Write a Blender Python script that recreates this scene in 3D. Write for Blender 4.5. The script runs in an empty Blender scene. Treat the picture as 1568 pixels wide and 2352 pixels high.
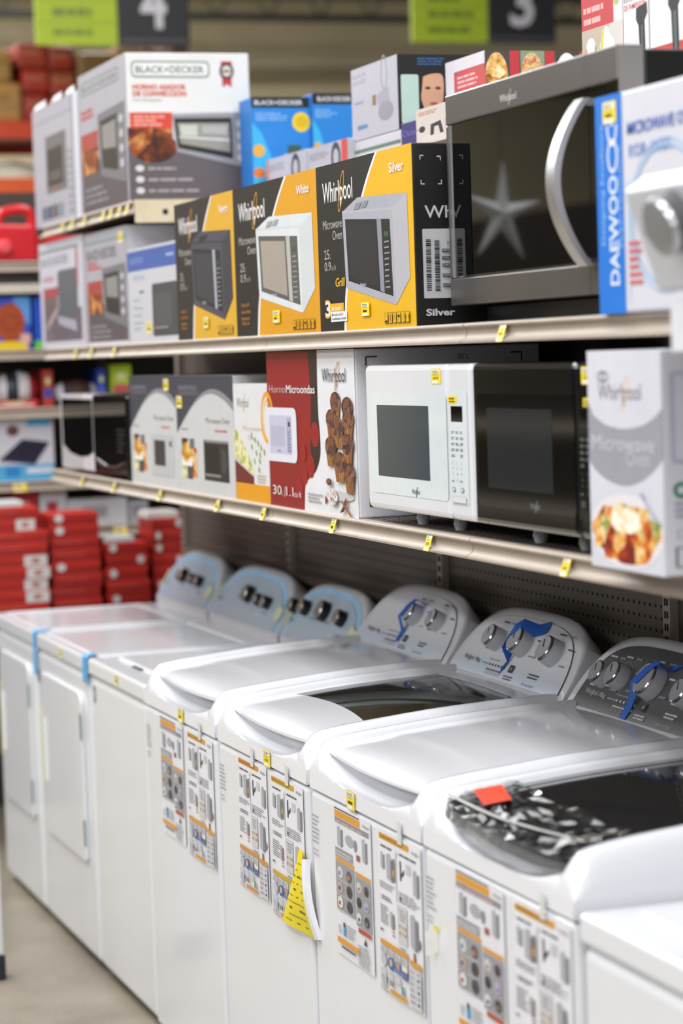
import bpy, math, random
from mathutils import Vector, Matrix
R = random.Random(7)
S = bpy.context.scene
COL = S.collection

# ------------------------------------------------------------------ camera
HC = 1.697
F = 85 / 36 * 2352; CX, CY = 784.0, 1176.0
TH = math.radians(18.75); PI_ = math.atan(364 / F); RHO = .033
fw = Vector((math.sin(TH) * math.cos(PI_), math.cos(TH) * math.cos(PI_), -math.sin(PI_)))
r0 = Vector((math.cos(TH), -math.sin(TH), 0)); u0 = r0.cross(fw)
rt = math.cos(RHO) * r0 - math.sin(RHO) * u0
up = math.sin(RHO) * r0 + math.cos(RHO) * u0
CAM = Vector((0, 0, HC))
cd = bpy.data.cameras.new('camera'); cam = bpy.data.objects.new('camera', cd); COL.objects.link(cam)
cd.sensor_fit = 'VERTICAL'; cd.sensor_height = 36; cd.sensor_width = 24; cd.lens = 85
M = Matrix((rt, up, -fw)).transposed().to_4x4(); M.translation = CAM
cam.matrix_world = M
cd.clip_start = .05; cd.clip_end = 200
cd.dof.use_dof = True; cd.dof.focus_distance = 4.95; cd.dof.aperture_fstop = 2.6; cd.dof.aperture_blades = 0
S.camera = cam

def ray(x, y): return fw + rt * ((x - CX) / F) + up * ((CY - y) / F)
def atX(x, y, X): d = ray(x, y); return CAM + d * (X / d.x)
def atY(x, y, Y): d = ray(x, y); return CAM + d * (Y / d.y)
def atZ(x, y, Z): d = ray(x, y); return CAM + d * ((Z - HC) / d.z)
def onplane(x, y, o, n): d = ray(x, y); return CAM + d * ((o - CAM).dot(n) / d.dot(n))

# ------------------------------------------------------------------ world, lamps, exposure
S.view_settings.view_transform = 'Standard'; S.view_settings.look = 'None'
S.view_settings.exposure = -0.13; S.view_settings.gamma = 1; S.view_settings.use_curve_mapping = False
W = bpy.data.worlds.new('world'); S.world = W; W.use_nodes = True
W.node_tree.nodes['Background'].inputs[0].default_value = (.86, .92, 1.0, 1)
W.node_tree.nodes['Background'].inputs[1].default_value = .22
def area(name, loc, size, sy, energy, rot=(0, 0, 0), col=(.985, .99, 1)):
    l = bpy.data.lights.new(name, 'AREA'); l.shape = 'RECTANGLE'; l.size = size; l.size_y = sy; l.energy = energy; l.color = col
    o = bpy.data.objects.new(name, l); COL.objects.link(o); o.location = loc; o.rotation_euler = rot; return o
for k, (lx, ly) in enumerate(((.25, -.6), (.25, 3.2), (.25, 7.0), (.25, 10.4), (-1.0, 11.2), (-1.0, -1.2), (-1.0, 1.9), (-1.0, 5.0), (-1.0, 8.1), (-4.4, .5), (-4.4, 4.), (-4.4, 7.5), (-4.4, 11.), (-6.2, 1.5), (-6.2, 5.), (-6.2, 8.5), (2.8, .2), (2.8, 4.2), (2.8, 8.4), (1.0, 13.), (-2.0, 14.5), (3.5, 14.5))):
    area('fluorescent_lamp', (lx, ly, 4.6), 1.1 if lx == .25 else .6, 2.4, {.25: 86, -1.0: 62, -4.4: 84, -6.2: 92, 1.0: 170, -2.0: 150, 3.5: 190}.get(lx, 84))
area('rear_fill_light', (.6, -4.5, 2.7), 5.5, 2.6, 120, (math.radians(80), 0, math.radians(-8)), (.95, .98, 1))  # added soft fill from behind the camera; no shopfront stands there

# ------------------------------------------------------------------ materials
def lin(c): return c / 12.92 if c <= .04045 else ((c + .055) / 1.055) ** 2.4
def hx(h):
    h = h.lstrip('#'); return tuple(lin(int(h[i:i + 2], 16) / 255) for i in (0, 2, 4))
MC = {}
def mat(h, rough=.5, metal=0., var=.05, scale=30., bump=0., coat=0., emit=0.):
    key = (h, rough, metal, var, scale, bump, coat, emit)
    if key in MC: return MC[key]
    m = bpy.data.materials.new('mat_' + h.strip('#')); m.use_nodes = True
    nt = m.node_tree; b = nt.nodes['Principled BSDF']
    c = hx(h)
    tc = nt.nodes.new('ShaderNodeTexCoord'); nz = nt.nodes.new('ShaderNodeTexNoise'); nz.inputs['Scale'].default_value = scale; nz.inputs['Detail'].default_value = 3
    nt.links.new(tc.outputs['Object'], nz.inputs['Vector'])
    rp = nt.nodes.new('ShaderNodeValToRGB')
    rp.color_ramp.elements[0].position = .3; rp.color_ramp.elements[1].position = .7
    rp.color_ramp.elements[0].color = tuple(x * (1 - var) for x in c) + (1,)
    rp.color_ramp.elements[1].color = tuple(min(1, x * (1 + var)) for x in c) + (1,)
    nt.links.new(nz.outputs['Fac'], rp.inputs['Fac']); nt.links.new(rp.outputs['Color'], b.inputs['Base Color'])
    b.inputs['Roughness'].default_value = rough; b.inputs['Metallic'].default_value = metal
    if coat: b.inputs['Coat Weight'].default_value = coat; b.inputs['Coat Roughness'].default_value = .08
    if bump:
        bp = nt.nodes.new('ShaderNodeBump'); bp.inputs['Strength'].default_value = bump; bp.inputs['Distance'].default_value = .002
        nt.links.new(nz.outputs['Fac'], bp.inputs['Height']); nt.links.new(bp.outputs['Normal'], b.inputs['Normal'])
    if emit: b.inputs['Emission Color'].default_value = c + (1,); b.inputs['Emission Strength'].default_value = emit
    MC[key] = m; return m
def food(name, cols, scale, rough=.5, vor=True, stretch=(1, 1, 1)):
    if name in MC: return MC[name]
    m = bpy.data.materials.new(name); m.use_nodes = True; nt = m.node_tree; b = nt.nodes['Principled BSDF']
    tc = nt.nodes.new('ShaderNodeTexCoord'); mp = nt.nodes.new('ShaderNodeMapping'); mp.inputs['Scale'].default_value = stretch
    nt.links.new(tc.outputs['Object'], mp.inputs['Vector'])
    nz = nt.nodes.new('ShaderNodeTexNoise'); nz.inputs['Scale'].default_value = scale; nz.inputs['Detail'].default_value = 5; nz.inputs['Roughness'].default_value = .65
    nt.links.new(mp.outputs['Vector'], nz.inputs['Vector'])
    src = nz.outputs['Fac']
    if vor:
        v = nt.nodes.new('ShaderNodeTexVoronoi'); v.inputs['Scale'].default_value = scale * .8
        nt.links.new(mp.outputs['Vector'], v.inputs['Vector'])
        mx = nt.nodes.new('ShaderNodeMath'); mx.operation = 'ADD'; nt.links.new(nz.outputs['Fac'], mx.inputs[0])
        ml = nt.nodes.new('ShaderNodeMath'); ml.operation = 'MULTIPLY'; ml.inputs[1].default_value = .45
        sp = nt.nodes.new('ShaderNodeSeparateColor'); nt.links.new(v.outputs['Color'], sp.inputs['Color'])
        nt.links.new(sp.outputs[0], ml.inputs[0]); nt.links.new(ml.outputs[0], mx.inputs[1])
        m2 = nt.nodes.new('ShaderNodeMath'); m2.operation = 'SUBTRACT'; m2.inputs[1].default_value = .22; nt.links.new(mx.outputs[0], m2.inputs[0]); src = m2.outputs[0]
    rp = nt.nodes.new('ShaderNodeValToRGB'); nt.links.new(src, rp.inputs['Fac'])
    els = rp.color_ramp.elements
    while len(els) < len(cols): els.new(.5)
    for i, c in enumerate(cols):
        els[i].position = .28 + .44 * i / (len(cols) - 1); els[i].color = hx(c) + (1,)
    nt.links.new(rp.outputs['Color'], b.inputs['Base Color']); b.inputs['Roughness'].default_value = rough
    MC[name] = m; return m
def glass(name, tint, refl=1.0, rough=.02):
    if name in MC: return MC[name]
    m = bpy.data.materials.new(name); m.use_nodes = True; nt = m.node_tree
    nt.nodes.remove(nt.nodes['Principled BSDF']); out = nt.nodes['Material Output']
    tr = nt.nodes.new('ShaderNodeBsdfTransparent'); tr.inputs[0].default_value = tint + (1,)
    gl = nt.nodes.new('ShaderNodeBsdfGlossy'); gl.inputs['Roughness'].default_value = rough
    fr = nt.nodes.new('ShaderNodeFresnel'); fr.inputs['IOR'].default_value = 1.5
    nz = nt.nodes.new('ShaderNodeTexNoise'); nz.inputs['Scale'].default_value = 3
    mx = nt.nodes.new('ShaderNodeMixShader'); nt.links.new(fr.outputs[0], mx.inputs[0]); nt.links.new(tr.outputs[0], mx.inputs[1]); nt.links.new(gl.outputs[0], mx.inputs[2])
    nt.links.new(mx.outputs[0], out.inputs['Surface']); MC[name] = m; return m

ENAMEL = mat('#e2e4e8', .22, coat=.4, var=.012, scale=4)
PLASTIC = mat('#e8e9ee', .18, coat=.6, var=.01, scale=4)
SHELFM = mat('#a89b8d', .45, var=.05, scale=12)
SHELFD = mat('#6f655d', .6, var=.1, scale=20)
PEGM = mat('#6a625a', .55, var=.06, scale=9)
CHROME = mat('#c8c8ca', .12, metal=1, var=.02)
BLACKP = mat('#0b0b0c', .3, var=.2)
BLACKG = mat('#060607', .04, var=.1)

# ------------------------------------------------------------------ mesh helpers
TXT = {}
def glyphs(s, bold=0.):
    key = (s, bold)
    if key in TXT: return TXT[key]
    c = bpy.data.curves.new('t', 'FONT'); c.body = s; c.size = 1; c.resolution_u = 3; c.offset = bold; c.fill_mode = 'FRONT'
    o = bpy.data.objects.new('t', c); COL.objects.link(o)
    dg = bpy.context.evaluated_depsgraph_get(); me = o.evaluated_get(dg).to_mesh()
    vs = [v.co.copy() for v in me.vertices]; fs = [tuple(p.vertices) for p in me.polygons]
    o.evaluated_get(dg).to_mesh_clear(); bpy.data.objects.remove(o); bpy.data.curves.remove(c)
    if vs:
        x0 = min(v.x for v in vs); x1 = max(v.x for v in vs)
    else: x0, x1 = 0, 1
    TXT[key] = ([(v.x - x0, v.y) for v in vs], fs, x1 - x0); return TXT[key]

class MB:
    def __init__(s): s.v = []; s.f = []; s.mi = []; s.mats = []; s.lay = 0
    def idx(s, m):
        if m not in s.mats: s.mats.append(m)
        return s.mats.index(m)
    def add(s, vs, fs, m):
        b = len(s.v); s.v += [tuple(v) for v in vs]; k = s.idx(m)
        for f in fs: s.f.append(tuple(i + b for i in f)); s.mi.append(k)
    def box(s, x0, y0, z0, x1, y1, z1, m):
        s.add([(x0, y0, z0), (x1, y0, z0), (x1, y1, z0), (x0, y1, z0), (x0, y0, z1), (x1, y0, z1), (x1, y1, z1), (x0, y1, z1)],
              [(0, 3, 2, 1), (4, 5, 6, 7), (0, 1, 5, 4), (1, 2, 6, 5), (2, 3, 7, 6), (3, 0, 4, 7)], m)
        return s
    def prism(s, pts, d, m):      # closed outline of 3d points, extruded by vector d
        n = len(pts); d = Vector(d); a = [Vector(p) for p in pts]; b = [p + d for p in a]
        s.add(a + b, [tuple(range(n))[::-1], tuple(range(n, 2 * n))] + [(i, (i + 1) % n, n + (i + 1) % n, n + i) for i in range(n)], m); return s
    def lathe(s, prof, o, ax, m, n=24, cap=True):
        ax = Vector(ax).normalized(); t = ax.orthogonal().normalized(); w = ax.cross(t); o = Vector(o)
        vs = []
        for r, h in prof:
            for k in range(n):
                a = 2 * math.pi * k / n; vs.append(o + ax * h + (t * math.cos(a) + w * math.sin(a)) * r)
        fs = []
        for i in range(len(prof) - 1):
            for k in range(n): fs.append((i * n + k, i * n + (k + 1) % n, (i + 1) * n + (k + 1) % n, (i + 1) * n + k))
        if cap: fs.append(tuple(range(n))[::-1]); fs.append(tuple((len(prof) - 1) * n + k for k in range(n)))
        s.add(vs, fs, m); return s
    def tube(s, pts, r, m, n=8):
        pts = [Vector(p) for p in pts]; vs = []
        for i, p in enumerate(pts):
            d = (pts[min(i + 1, len(pts) - 1)] - pts[max(i - 1, 0)]).normalized(); t = d.orthogonal().normalized()
            if i and abs(t.dot(pt)) < .9: t = (pt - d * pt.dot(d)).normalized()
            pt = t; w = d.cross(t)
            rr = r[i] if isinstance(r, (list, tuple)) else r
            for k in range(n): a = 2 * math.pi * k / n; vs.append(p + (t * math.cos(a) + w * math.sin(a)) * rr)
        fs = [(i * n + k, i * n + (k + 1) % n, (i + 1) * n + (k + 1) % n, (i + 1) * n + k) for i in range(len(pts) - 1) for k in range(n)]
        fs += [tuple(range(n))[::-1], tuple((len(pts) - 1) * n + k for k in range(n))]
        s.add(vs, fs, m); return s
    def grid(s, rows, m, flip=False):
        n = len(rows[0]); vs = [p for r in rows for p in r]; fs = []
        for i in range(len(rows) - 1):
            for k in range(n - 1):
                q = (i * n + k, i * n + k + 1, (i + 1) * n + k + 1, (i + 1) * n + k); fs.append(q[::-1] if flip else q)
        s.add(vs, fs, m); return s
    def slab(s, rows, th, m):     # grid with thickness (offset vector)
        th = Vector(th); n = len(rows[0]); k = len(rows)
        s.grid(rows, m); s.grid([[Vector(p) + th for p in r] for r in rows], m, True)
        rim = [rows[0][i] for i in range(n)] + [rows[i][n - 1] for i in range(1, k)] + [rows[k - 1][i] for i in range(n - 2, -1, -1)] + [rows[i][0] for i in range(k - 2, 0, -1)]
        q = len(rim); s.add([Vector(p) for p in rim] + [Vector(p) + th for p in rim], [(i, q + i, q + (i + 1) % q, (i + 1) % q) for i in range(q)], m)
    def build(s, name, parent=None, smooth=False, bevel=0., seg=2, ang=None):
        me = bpy.data.meshes.new(name); me.from_pydata(s.v, [], s.f)
        for m in s.mats: me.materials.append(m)
        me.polygons.foreach_set('material_index', s.mi)
        if smooth:
            me.polygons.foreach_set('use_smooth', [True] * len(me.polygons))
            if hasattr(me, 'set_sharp_from_angle'): me.set_sharp_from_angle(angle=math.radians(ang or 40))
        me.update()
        o = bpy.data.objects.new(name, me); COL.objects.link(o)
        if parent: o.parent = parent
        if name in ('side_label', 'box_print', 'panel_print', 'side_artwork', 'price_sticker', 'panel_lettering', 'label_print', 'rating_print'): o['kind'] = 'stuff'
        if bevel:
            b = o.modifiers.new('bevel', 'BEVEL'); b.width = bevel; b.segments = seg; b.limit_method = 'ANGLE'; b.angle_limit = math.radians(35)
        return o

def tag(o, label, cat, group=None):
    o['label'] = label; o['category'] = cat
    if group: o['group'] = group
    return o
def struct(o): o['kind'] = 'structure'; return o
def thing(name, label, cat, loc=(0, 0, 0), rz=-90., group=None):
    o = bpy.data.objects.new(name, None); COL.objects.link(o); o.empty_display_size = .1
    o.location = loc; o.rotation_euler = (0, 0, math.radians(rz)); return tag(o, label, cat, group)

class Face:
    """print on a flat face: u to the right, v up, both in metres from the lower left corner"""
    def __init__(s, o, ux, vz, nrm, w, h):
        s.o = Vector(o); s.u = Vector(ux); s.v = Vector(vz); s.n = Vector(nrm); s.w = w; s.h = h
        s.art = MB(); s.let = MB(); s.k = 0
    def P(s, u, v): return s.o + s.u * (u * s.w) + s.v * (v * s.h) + s.n * (.0007 + s.k * .00005)
    def poly(s, pts, m):
        s.k += 1; s.art.add([s.P(*p) for p in pts], [tuple(range(len(pts)))], m)
    def rect(s, a, b, c, d, m): s.poly([(a, b), (c, b), (c, d), (a, d)], m)
    def rrect(s, a, b, c, d, m, r=.1, n=5):
        ru = r * min((c - a) * s.w, (d - b) * s.h) / s.w; rv = ru * s.w / s.h; pts = []
        for cx, cy, a0 in ((c - ru, d - rv, 0), (a + ru, d - rv, 90), (a + ru, b + rv, 180), (c - ru, b + rv, 270)):
            for i in range(n + 1): t = math.radians(a0 + 90 * i / n); pts.append((cx + ru * math.cos(t), cy + rv * math.sin(t)))
        s.poly(pts, m)
    def ell(s, u, v, ru, rv, m, n=24, rot=0., a0=0, a1=360):
        pts = []
        for i in range(n):
            t = math.radians(a0 + (a1 - a0) * i / (n if a1 - a0 >= 360 else n - 1)); x = ru * s.w * math.cos(t); y = rv * s.h * math.sin(t)
            c, q = math.cos(rot), math.sin(rot); pts.append((u + (x * c - y * q) / s.w, v + (x * q + y * c) / s.h))
        s.poly(pts, m)
    def ring(s, u, v, ru, rv, th, m, rot=0., n=36, a0=0, a1=360):   # ru, rv, th in metres
        s.k += 1; vs = []; c, q = math.cos(rot), math.sin(rot)
        for i in range(n + 1):
            t = math.radians(a0 + (a1 - a0) * i / n)
            for e in (-.5, .5):
                x = (ru + e * th) * math.cos(t); y = (rv + e * th) * math.sin(t)
                vs.append(s.P(u + (x * c - y * q) / s.w, v + (x * q + y * c) / s.h))
        s.art.add(vs, [(2 * i, 2 * i + 1, 2 * i + 3, 2 * i + 2) for i in range(n)], m)
    def text(s, t, u, v, h, m, w=None, align='l', bold=0., vert=0, shear=0.):
        """h: cap height as a fraction of face height; w: width as a fraction of face width"""
        vs, fs, ln = glyphs(t, bold); s.k += 1
        hh = h * s.h / .7; ww = (w * s.w / ln) if w else hh
        wid = ln * ww
        off = {'l': 0, 'c': -wid / 2, 'r': -wid}[align]
        out = []
        for x, y in vs:
            a, b = off + x * ww + shear * y * hh, y * hh
            if vert == 1: a, b = -b, a
            elif vert == -1: a, b = b, -a
            out.append(s.P(u + a / s.w, v + b / s.h))
        s.let.add(out, fs, m)
    def lines(s, a, b, c, d, n, m, fill=.5):
        s.k += 1; st = (d - b) / n
        for i in range(n):
            y = d - (i + 1) * st; x = a
            e = c - (c - a) * R.random() * .35
            while x < e:
                q = min(e, x + (c - a) * R.uniform(.12, .4))
                s.art.add([s.P(*p) for p in ((x, y), (q, y), (q, y + st * fill), (x, y + st * fill))], [(0, 1, 2, 3)], m); x = q + (c - a) * .035
    def logo(s, u, v, w, h, m, ring, bold=.0):
        """the lettering Whirlpool with its slanted ring; (u, v) lower left of the letters"""
        s.text('Whirlpool', u, v, h, m, w=w, bold=bold)
        s.ring(u + w * .63, v + h * .42, .036 * w * s.w * 1.6, h * s.h * 1.05, .011 * w * s.w + .0012, ring, rot=math.radians(-24))
    def done(s, parent, nm='printed_artwork', nl='lettering'):
        if s.art.v: s.art.build(nm, parent)
        if s.let.v: s.let.build(nl, parent)['kind'] = 'stuff'
def P(h): return mat(h, .42, var=.03, scale=18)
def price(f, u, v, w, h, txt=None, near=True):
    """yellow price sticker on a face"""
    f.rrect(u, v, u + w, v + h, P('#f2d818'), .08); f.rect(u + w * .06, v + h * .66, u + w * .86, v + h * .92, P('#eceadf')); f.rect(u + w * .1, v + h * .04, u + w * .72, v + h * .22, P('#f1eee4'))
    f.lines(u + w * .12, v + h * .7, u + w * .82, v + h * .9, 2, P('#5a5440'))
    f.lines(u + w * .15, v + h * .58, u + w * .85, v + h * .64, 1, P('#5a4a10'))
    if txt: f.text(txt, u + w * .2, v + h * .3, h * .18, P('#201c10'), w=w * .55)
    else: f.lines(u + w * .2, v + h * .28, u + w * .75, v + h * .46, 1, P('#2a2410'), .9)

# ------------------------------------------------------------------ setting
def concrete():
    m = bpy.data.materials.new('polished_concrete'); m.use_nodes = True; nt = m.node_tree; b = nt.nodes['Principled BSDF']
    tc = nt.nodes.new('ShaderNodeTexCoord')
    n1 = nt.nodes.new('ShaderNodeTexNoise'); n1.inputs['Scale'].default_value = 2.2; n1.inputs['Detail'].default_value = 8; n1.inputs['Roughness'].default_value = .6
    n2 = nt.nodes.new('ShaderNodeTexNoise'); n2.inputs['Scale'].default_value = 90; n2.inputs['Detail'].default_value = 4
    nt.links.new(tc.outputs['Object'], n1.inputs['Vector']); nt.links.new(tc.outputs['Object'], n2.inputs['Vector'])
    mx = nt.nodes.new('ShaderNodeMix'); mx.data_type = 'FLOAT'; mx.inputs[0].default_value = .25
    nt.links.new(n1.outputs['Fac'], mx.inputs[2]); nt.links.new(n2.outputs['Fac'], mx.inputs[3])
    rp = nt.nodes.new('ShaderNodeValToRGB'); nt.links.new(mx.outputs[0], rp.inputs['Fac'])
    rp.color_ramp.elements[0].position = .35; rp.color_ramp.elements[0].color = hx('#7c7466') + (1,)
    rp.color_ramp.elements[1].position = .65; rp.color_ramp.elements[1].color = hx('#a39a8a') + (1,)
    nt.links.new(rp.outputs[0], b.inputs['Base Color']); b.inputs['Roughness'].default_value = .32
    return m
struct(MB().box(-8, -6, -.1, 9, 18.2, 0, concrete()).build('floor'))
struct(MB().box(-8, 18, 0, 9, 18.2, 5.3, mat('#d6c9a4', .8, var=.05, scale=2)).build('wall_back'))
struct(MB().box(-8, -6, 5.2, 9, 18.2, 5.3, mat('#8c8a86', .8, var=.05, scale=2)).build('ceiling'))
# roof joists and a service pipe seen between the aisle signs
JM = mat('#7b7868', .6, var=.15, scale=3); JD = mat('#3c3832', .6, var=.2)
for k, (yj, zt, zb) in enumerate(((15.2, 4.32, 4.02), (17.2, 4.5, 4.16))):
    j = thing('roof_joist', ['grey green open web steel joist under the roof', 'grey green steel joist in front of the cream back wall'][k], 'joist', (0, yj, zb), 0)
    MB().box(-5, -.05, 0, 9, .05, .05, JD).build('bottom_chord', j); MB().box(-5, -.05, zt - zb - .06, 9, .05, zt - zb, JM).build('top_chord', j)
    for q in range(35):
        x = -5 + q * .4; w = MB(); w.tube([(x, 0, .03), (x + .2, 0, zt - zb - .03)], .013, JM, 6); w.tube([(x + .2, 0, zt - zb - .03), (x + .4, 0, .03)], .013, JM, 6); w.build('web_bar', j)
    for xe in (-4.97, 8.97): MB().box(xe - .03, -.03, zt - zb, xe + .03, .03, 5.2 - zb, JD).build('hanger', j)
tag(MB().tube([(-5, 17.88, 3.72 + .05), (2, 17.88, 3.72), (3, 17.88, 3.70), (4.2, 17.88, 3.84), (9, 17.88, 3.9)], .045, mat('#8f8769', .7), 8).build('service_pipe'), 'tan service pipe running along the cream back wall', 'pipe')

# ------------------------------------------------------------------ main gondola
XS = 1.66; ZA, ZB, ZC, ZT = 1.35, 1.745, 2.14, 2.17; XP = 2.175
def price_rail(p, x0, x1, z, y=0., nm='price_rail'):
    prof = [(.012, 0), (-.010, 0), (-.013, -.003), (-.013, -.006), (-.006, -.010), (-.005, -.018), (-.008, -.027), (-.020, -.033), (-.020, -.037), (-.010, -.037), (.006, -.032), (.012, -.03)]
    m = MB(); pts = [(x0, y + a, z + b) for a, b in prof]; m.prism(pts, (x1 - x0, 0, 0), SHELFM)
    return m.build(nm, p, smooth=True, ang=50)
def rail_tag(p, x, z, y=0., txt=None, w=.03, h=.036):
    f = Face((x, y - .021, z - .037), (1, 0, .0), (0, .012 / .036, 1), (0, -1, .3), w, h)
    price(f, 0, 0, 1, 1, txt); f.art.build('price_tag', p)
    if f.let.v: f.let.build('tag_price', p)
BAYS = [(7.80, 6.575, 'brown pegboard back and uprights behind the two small microwaves'), (6.575, 5.37, 'brown pegboard back and uprights behind the popcorn carton'),
        (5.37, 4.127, 'brown pegboard back and uprights behind the red muffin carton'), (4.127, 2.2, 'brown pegboard back and uprights behind the black microwave')]
UP = [8.06, 6.855, 5.605, 4.35, 2.25]
TAGS = {('B', 1146, 755): '$949.00', ('B', 170, 815): None, ('B', 205, 813): None, ('B', 258, 810): None,
        ('A', 185, 1100): None, ('A', 258, 1117): None, ('A', 363, 1137): None, ('A', 495, 1158): None, ('A', 600, 1175): None, ('A', 760, 1200): None, ('A', 978, 1233): '$429.00', ('A', 1293, 1284): '$449.00',
        ('C', 140, 522): None, ('C', 162, 516): None, ('C', 190, 510): None, ('C', 233, 500): None, ('C', 250, 495): None, ('C', 270, 490): None, ('C', 288, 485): None}
hole = mat('#14110f', .8)
SHLAB = {'A': ['beige shelf under the two small microwaves and their dark topped neighbour', 'beige shelf under the popcorn carton and a dark topped carton', 'beige shelf under the red muffin carton and white microwave', 'beige shelf under the black microwave and pasta carton'],
         'B': ['beige shelf under two grey white toaster cartons', 'beige shelf under the yellow cartons marked Negro and White', 'beige shelf under the yellow carton marked Silver', 'beige shelf under the stainless microwave'],
         'C': ['short beige shelf with a cream end plate under two tall oven cartons']}
for i, (ya, yb, lab) in enumerate(BAYS):
    b = thing('shelving_frame', lab, 'shelving', (XS, ya, 0), -90, 'back panels of the appliance gondola'); w = ya - yb
    pa, pb = ya - UP[i], ya - UP[i + 1]          # local x of this bay's back panel
    MB().box(pa, XP - XS, .02, pb, XP - XS + .02, 2.13, PEGM).build('back_panel', b)
    hm = MB(); nx = int((pb - pa - .06) / .0254)
    for q in range(nx):
        for rr in range(9):
            cx = pa + .05 + q * .0254; cz = 1.062 + rr * .0254 + (.012 if rr > 4 else 0)
            vs = [(cx + .0042 * math.cos(a * math.pi / 3), XP - XS - .0006, cz + .0042 * math.sin(a * math.pi / 3)) for a in range(6)]
            hm.add(vs, [tuple(range(6))], hole)
    ho = hm.build('peg_holes', b); ho['kind'] = 'stuff'
    MB().box(pa + .02, XP - XS - .018, 1.03, pb - .02, XP - XS - .001, 1.055, SHELFD).build('panel_rail', b)
    for xq in ((pa, ) if i < 3 else (pa, pb)):
        u = MB(); u.box(xq - .016, XP - XS - .02, 0, xq + .016, XP - XS - .001, 2.13, SHELFM).build('upright', b)
        sl = MB()
        for q in range(12): zz = 1.02 + q * .0254; sl.box(xq - .008, XP - XS - .0208, zz, xq - .002, XP - XS - .0198, zz + .014, hole); sl.box(xq + .002, XP - XS - .0208, zz, xq + .008, XP - XS - .0198, zz + .014, hole)
        so = sl.build('slots', b); so['kind'] = 'stuff'
    for nm, z, y0 in (('A', ZA, 0), ('B', ZB, 0), ('C', ZC, 0)) if i == 0 else (('A', ZA, 0), ('B', ZB, 0)):
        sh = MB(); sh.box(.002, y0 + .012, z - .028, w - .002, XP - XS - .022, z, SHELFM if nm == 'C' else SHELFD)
        if nm == 'A':
            for q in range(int(w / .03)):
                for rr in range(5): cx = .02 + q * .03; cy = .03 + rr * .022; sh.add([(cx, cy, z + .0005), (cx + .012, cy, z + .0005), (cx + .012, cy + .006, z + .0005), (cx, cy + .006, z + .0005)], [(0, 1, 2, 3)], hole)
        st_ = thing('gondola_shelf', SHLAB[nm][i], 'shelf', (XS, ya, 0), -90, 'shelves of the appliance gondola')
        so = sh.build('shelf_board', st_); so = st_
        price_rail(so, .002, w - .002, z, y0)
        for (sn, px, py), t in TAGS.items():
            if sn != nm: continue
            p = atX(px, py, XS - .02)
            if yb < p.y <= ya: rail_tag(so, ya - p.y - .015, z, y0, t)
        if nm == 'C':      # end plate with two bracket holes
            e = MB(); e.box(w - .004, -.004, z - .062, w + .001, XP - XS - .03, z + .002, mat('#cfc2a4', .5)); eo = e.build('end_plate', so)
            e2 = MB(); e2.box(w + .001, .075, z - .04, w + .0016, .09, z - .025, hole); e2.box(w + .001, .21, z - .045, w + .0016, .222, z - .018, hole); e2.build('bracket_hole', so)
# top deck over the gondola
td = thing('top_deck', 'beige top shelf of the gondola carrying small appliance cartons', 'shelf', (2.01, 6.55, ZT), -90)
MB().box(0, 0, -.03, 3.6, .95, 0, SHELFM).build('deck_board', td); price_rail(td, 0, 3.6, 0, -.012)
for xq in (.4, 1.6, 2.8): MB().box(xq, XP - 2.0, -.0395, xq + .04, XP - 2.0 + .06, -.0302, SHELFD).build('deck_bracket', td)

# ------------------------------------------------------------------ cartons
def carton(name, label, X, Yl, w, h, d, z, cols='#e6e6ea', rz=-90., group=None, cat='box', side=None, wear=.0025):
    t = thing(name, label, cat, (X, Yl, z), rz, group)
    m = MB(); base = mat(cols, .5, var=.03, scale=6, bump=.04)
    m.box(0, 0, 0, w, d, h, base); m.build('carton_body', t, bevel=wear)
    tape = MB(); tape.box(.02, d * .5 - .012, h - .0002, w - .02, d * .5 + .012, h + .0006, mat('#b39a6a', .3)); tape.build('packing_tape', t)
    t['w'] = w; t['h'] = h; t['d'] = d
    return t
def front(t): return Face((0, 0, 0), (1, 0, 0), (0, 0, 1), (0, -1, 0), t['w'], t['h'])
def side(t): return Face((t['w'], 0, 0), (0, 1, 0), (0, 0, 1), (1, 0, 0), t['d'], t['h'])
def clean(t):
    for k in ('w', 'h', 'd'):
        if k in t: del t[k]
def plines(pts, n=6):   # smooth curve through points (Catmull)
    out = []
    for i in range(len(pts) - 1):
        p0, p1, p2, p3 = pts[max(i - 1, 0)], pts[i], pts[i + 1], pts[min(i + 2, len(pts) - 1)]
        for k in range(n):
            t = k / n; out.append(tuple(.5 * (2 * b + (c - a) * t + (2 * a - 5 * b + 4 * c - e) * t * t + (3 * b - a - 3 * c + e) * t ** 3) for a, b, c, e in zip(p0, p1, p2, p3)))
    return out + [pts[-1]]

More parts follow.
